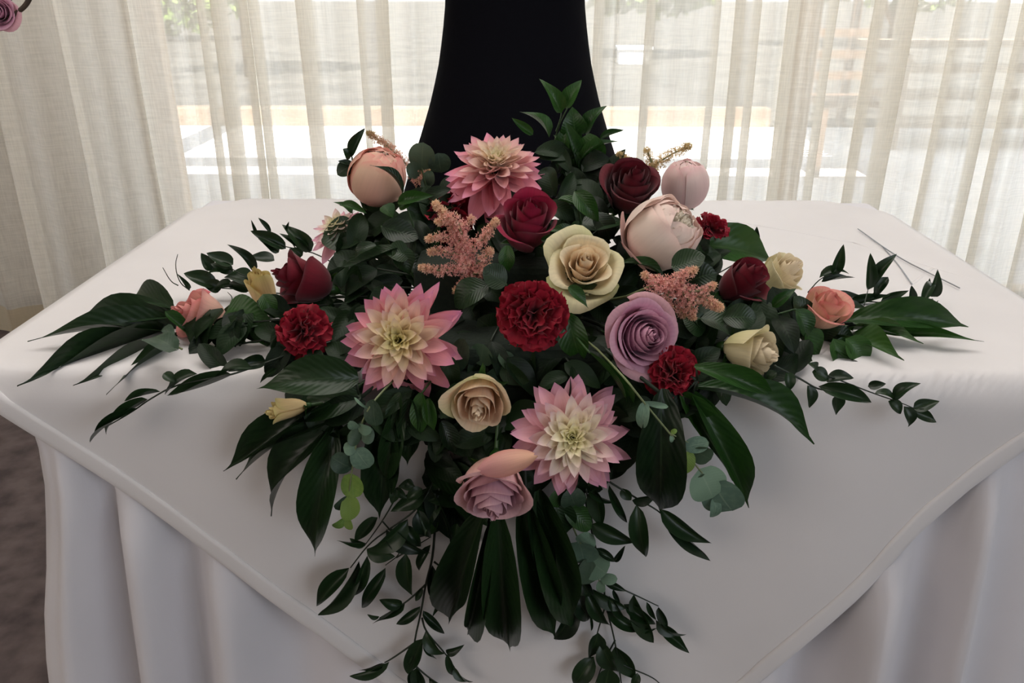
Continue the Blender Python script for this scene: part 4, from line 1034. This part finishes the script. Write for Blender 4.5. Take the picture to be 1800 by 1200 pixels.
spray('ruscus_spray', 'dark spray of pointed leaves above the dark red rose at left', 'foliage',
      [CP(400, 380, 3.333, [(560, 230), (400, 190), (300, 170)]), CP(400, 380, 3.333, [(400, 190), (350, 110), (358, 40)])],
      c2([(342, 190, 133, 85, 66), (250, 100, 180, 8, 26), (492, 205, 318, 48, 75), (480, 200, 303, 100, 40), (275, 260, 128, 235, 85), (300, 212, 178, 130, 50), (170, 100, 138, 20, 16), (357, 90, 360, 30, 14), (440, 230, 360, 190, 50)]),
      'smil', Yp(1.02), .001, M_dstem, 'small dark sprays on the cloth')

# dark filler leaves clothing the mound between the flowers, down the front
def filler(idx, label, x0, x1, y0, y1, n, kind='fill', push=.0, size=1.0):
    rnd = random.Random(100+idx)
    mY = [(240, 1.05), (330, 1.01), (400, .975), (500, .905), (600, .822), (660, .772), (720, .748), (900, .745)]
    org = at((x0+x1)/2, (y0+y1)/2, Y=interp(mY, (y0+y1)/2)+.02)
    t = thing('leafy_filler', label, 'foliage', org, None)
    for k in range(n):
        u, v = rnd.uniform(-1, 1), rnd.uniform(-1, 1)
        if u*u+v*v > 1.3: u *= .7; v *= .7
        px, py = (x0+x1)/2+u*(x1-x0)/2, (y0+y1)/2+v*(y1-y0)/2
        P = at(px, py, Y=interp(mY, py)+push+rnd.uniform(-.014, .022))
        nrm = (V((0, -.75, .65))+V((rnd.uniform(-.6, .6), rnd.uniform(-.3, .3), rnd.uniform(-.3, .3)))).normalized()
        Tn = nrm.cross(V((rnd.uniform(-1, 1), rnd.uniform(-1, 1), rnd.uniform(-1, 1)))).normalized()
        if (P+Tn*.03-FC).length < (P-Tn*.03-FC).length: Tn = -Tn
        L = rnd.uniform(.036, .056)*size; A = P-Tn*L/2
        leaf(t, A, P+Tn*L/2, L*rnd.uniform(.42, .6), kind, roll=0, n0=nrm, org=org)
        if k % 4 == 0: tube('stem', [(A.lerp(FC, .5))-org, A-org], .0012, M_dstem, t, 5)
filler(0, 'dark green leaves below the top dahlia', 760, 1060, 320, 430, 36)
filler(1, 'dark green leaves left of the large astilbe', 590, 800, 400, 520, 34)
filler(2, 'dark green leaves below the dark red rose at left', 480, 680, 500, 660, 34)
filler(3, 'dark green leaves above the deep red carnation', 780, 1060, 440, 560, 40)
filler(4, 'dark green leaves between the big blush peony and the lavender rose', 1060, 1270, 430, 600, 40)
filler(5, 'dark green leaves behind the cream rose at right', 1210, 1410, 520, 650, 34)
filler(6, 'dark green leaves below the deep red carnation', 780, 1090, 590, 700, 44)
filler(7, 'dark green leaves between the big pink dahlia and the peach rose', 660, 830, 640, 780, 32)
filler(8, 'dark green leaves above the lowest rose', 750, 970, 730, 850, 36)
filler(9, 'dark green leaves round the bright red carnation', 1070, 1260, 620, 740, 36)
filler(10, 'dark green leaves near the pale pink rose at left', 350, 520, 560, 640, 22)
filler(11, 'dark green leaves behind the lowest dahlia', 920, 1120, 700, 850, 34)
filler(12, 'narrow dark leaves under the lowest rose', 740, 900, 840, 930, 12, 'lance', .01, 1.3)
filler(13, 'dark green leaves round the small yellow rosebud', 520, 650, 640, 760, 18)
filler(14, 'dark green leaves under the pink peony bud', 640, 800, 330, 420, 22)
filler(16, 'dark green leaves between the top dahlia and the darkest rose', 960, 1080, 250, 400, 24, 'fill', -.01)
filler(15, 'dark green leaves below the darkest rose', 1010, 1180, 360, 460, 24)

# ------------------------------------------------------------------ other arrangement at the top left: curved twig with a mauve rose
def corner():
    Yc = 1.5
    rose(-4, 22, Yc, 62, (.25, -.8, .1), 'mauve rose cut off by the top left corner, on a curved twig', pal_lav, None, .8, .9, 20, .3, seed=30, root=False, sep=False)
    P = [at(x, y, Y=Yc+.012) for x, y in ((0, 34), (14, 33), (30, 22), (42, 13), (50, 2), (56, -14))]
    end = P[-1]
    P += [end+V((.02, .0, .10)), end+V((-.05, 0, .22)), end+V((-.25, 0, .26)), end+V((-.45, 0, .0)), V((end.x-.50, Yc, .9)), V((end.x-.48, Yc, .45)), V((end.x-.48, Yc, .06))]
    org = V((P[-1].x, Yc, 0))
    t = thing('curved_twig', 'dark curved twig reaching in at the top left corner', 'twig', org)
    pts = smooth_path([p-org for p in P], 2); n = len(pts)
    tube('branch', pts, [.0032+.004*k/n for k in range(n)], M_twig, t, 8)
    Q = [at(x, y, Y=Yc+.01) for x, y in ((12, 14), (15, 6), (21, -1), (30, -10))]
    tube('twiglet', smooth_path([p-org for p in Q]+[P[6]-org], 1), .0011, M_twig, t, 5)
    vs, fs = tube_data([(0, 0, 0), (0, 0, .03), (0, 0, .07)], [.11, .10, .03], 20)
    obj('foot', mesh('foot', vs, fs, M_metal), t)
corner()
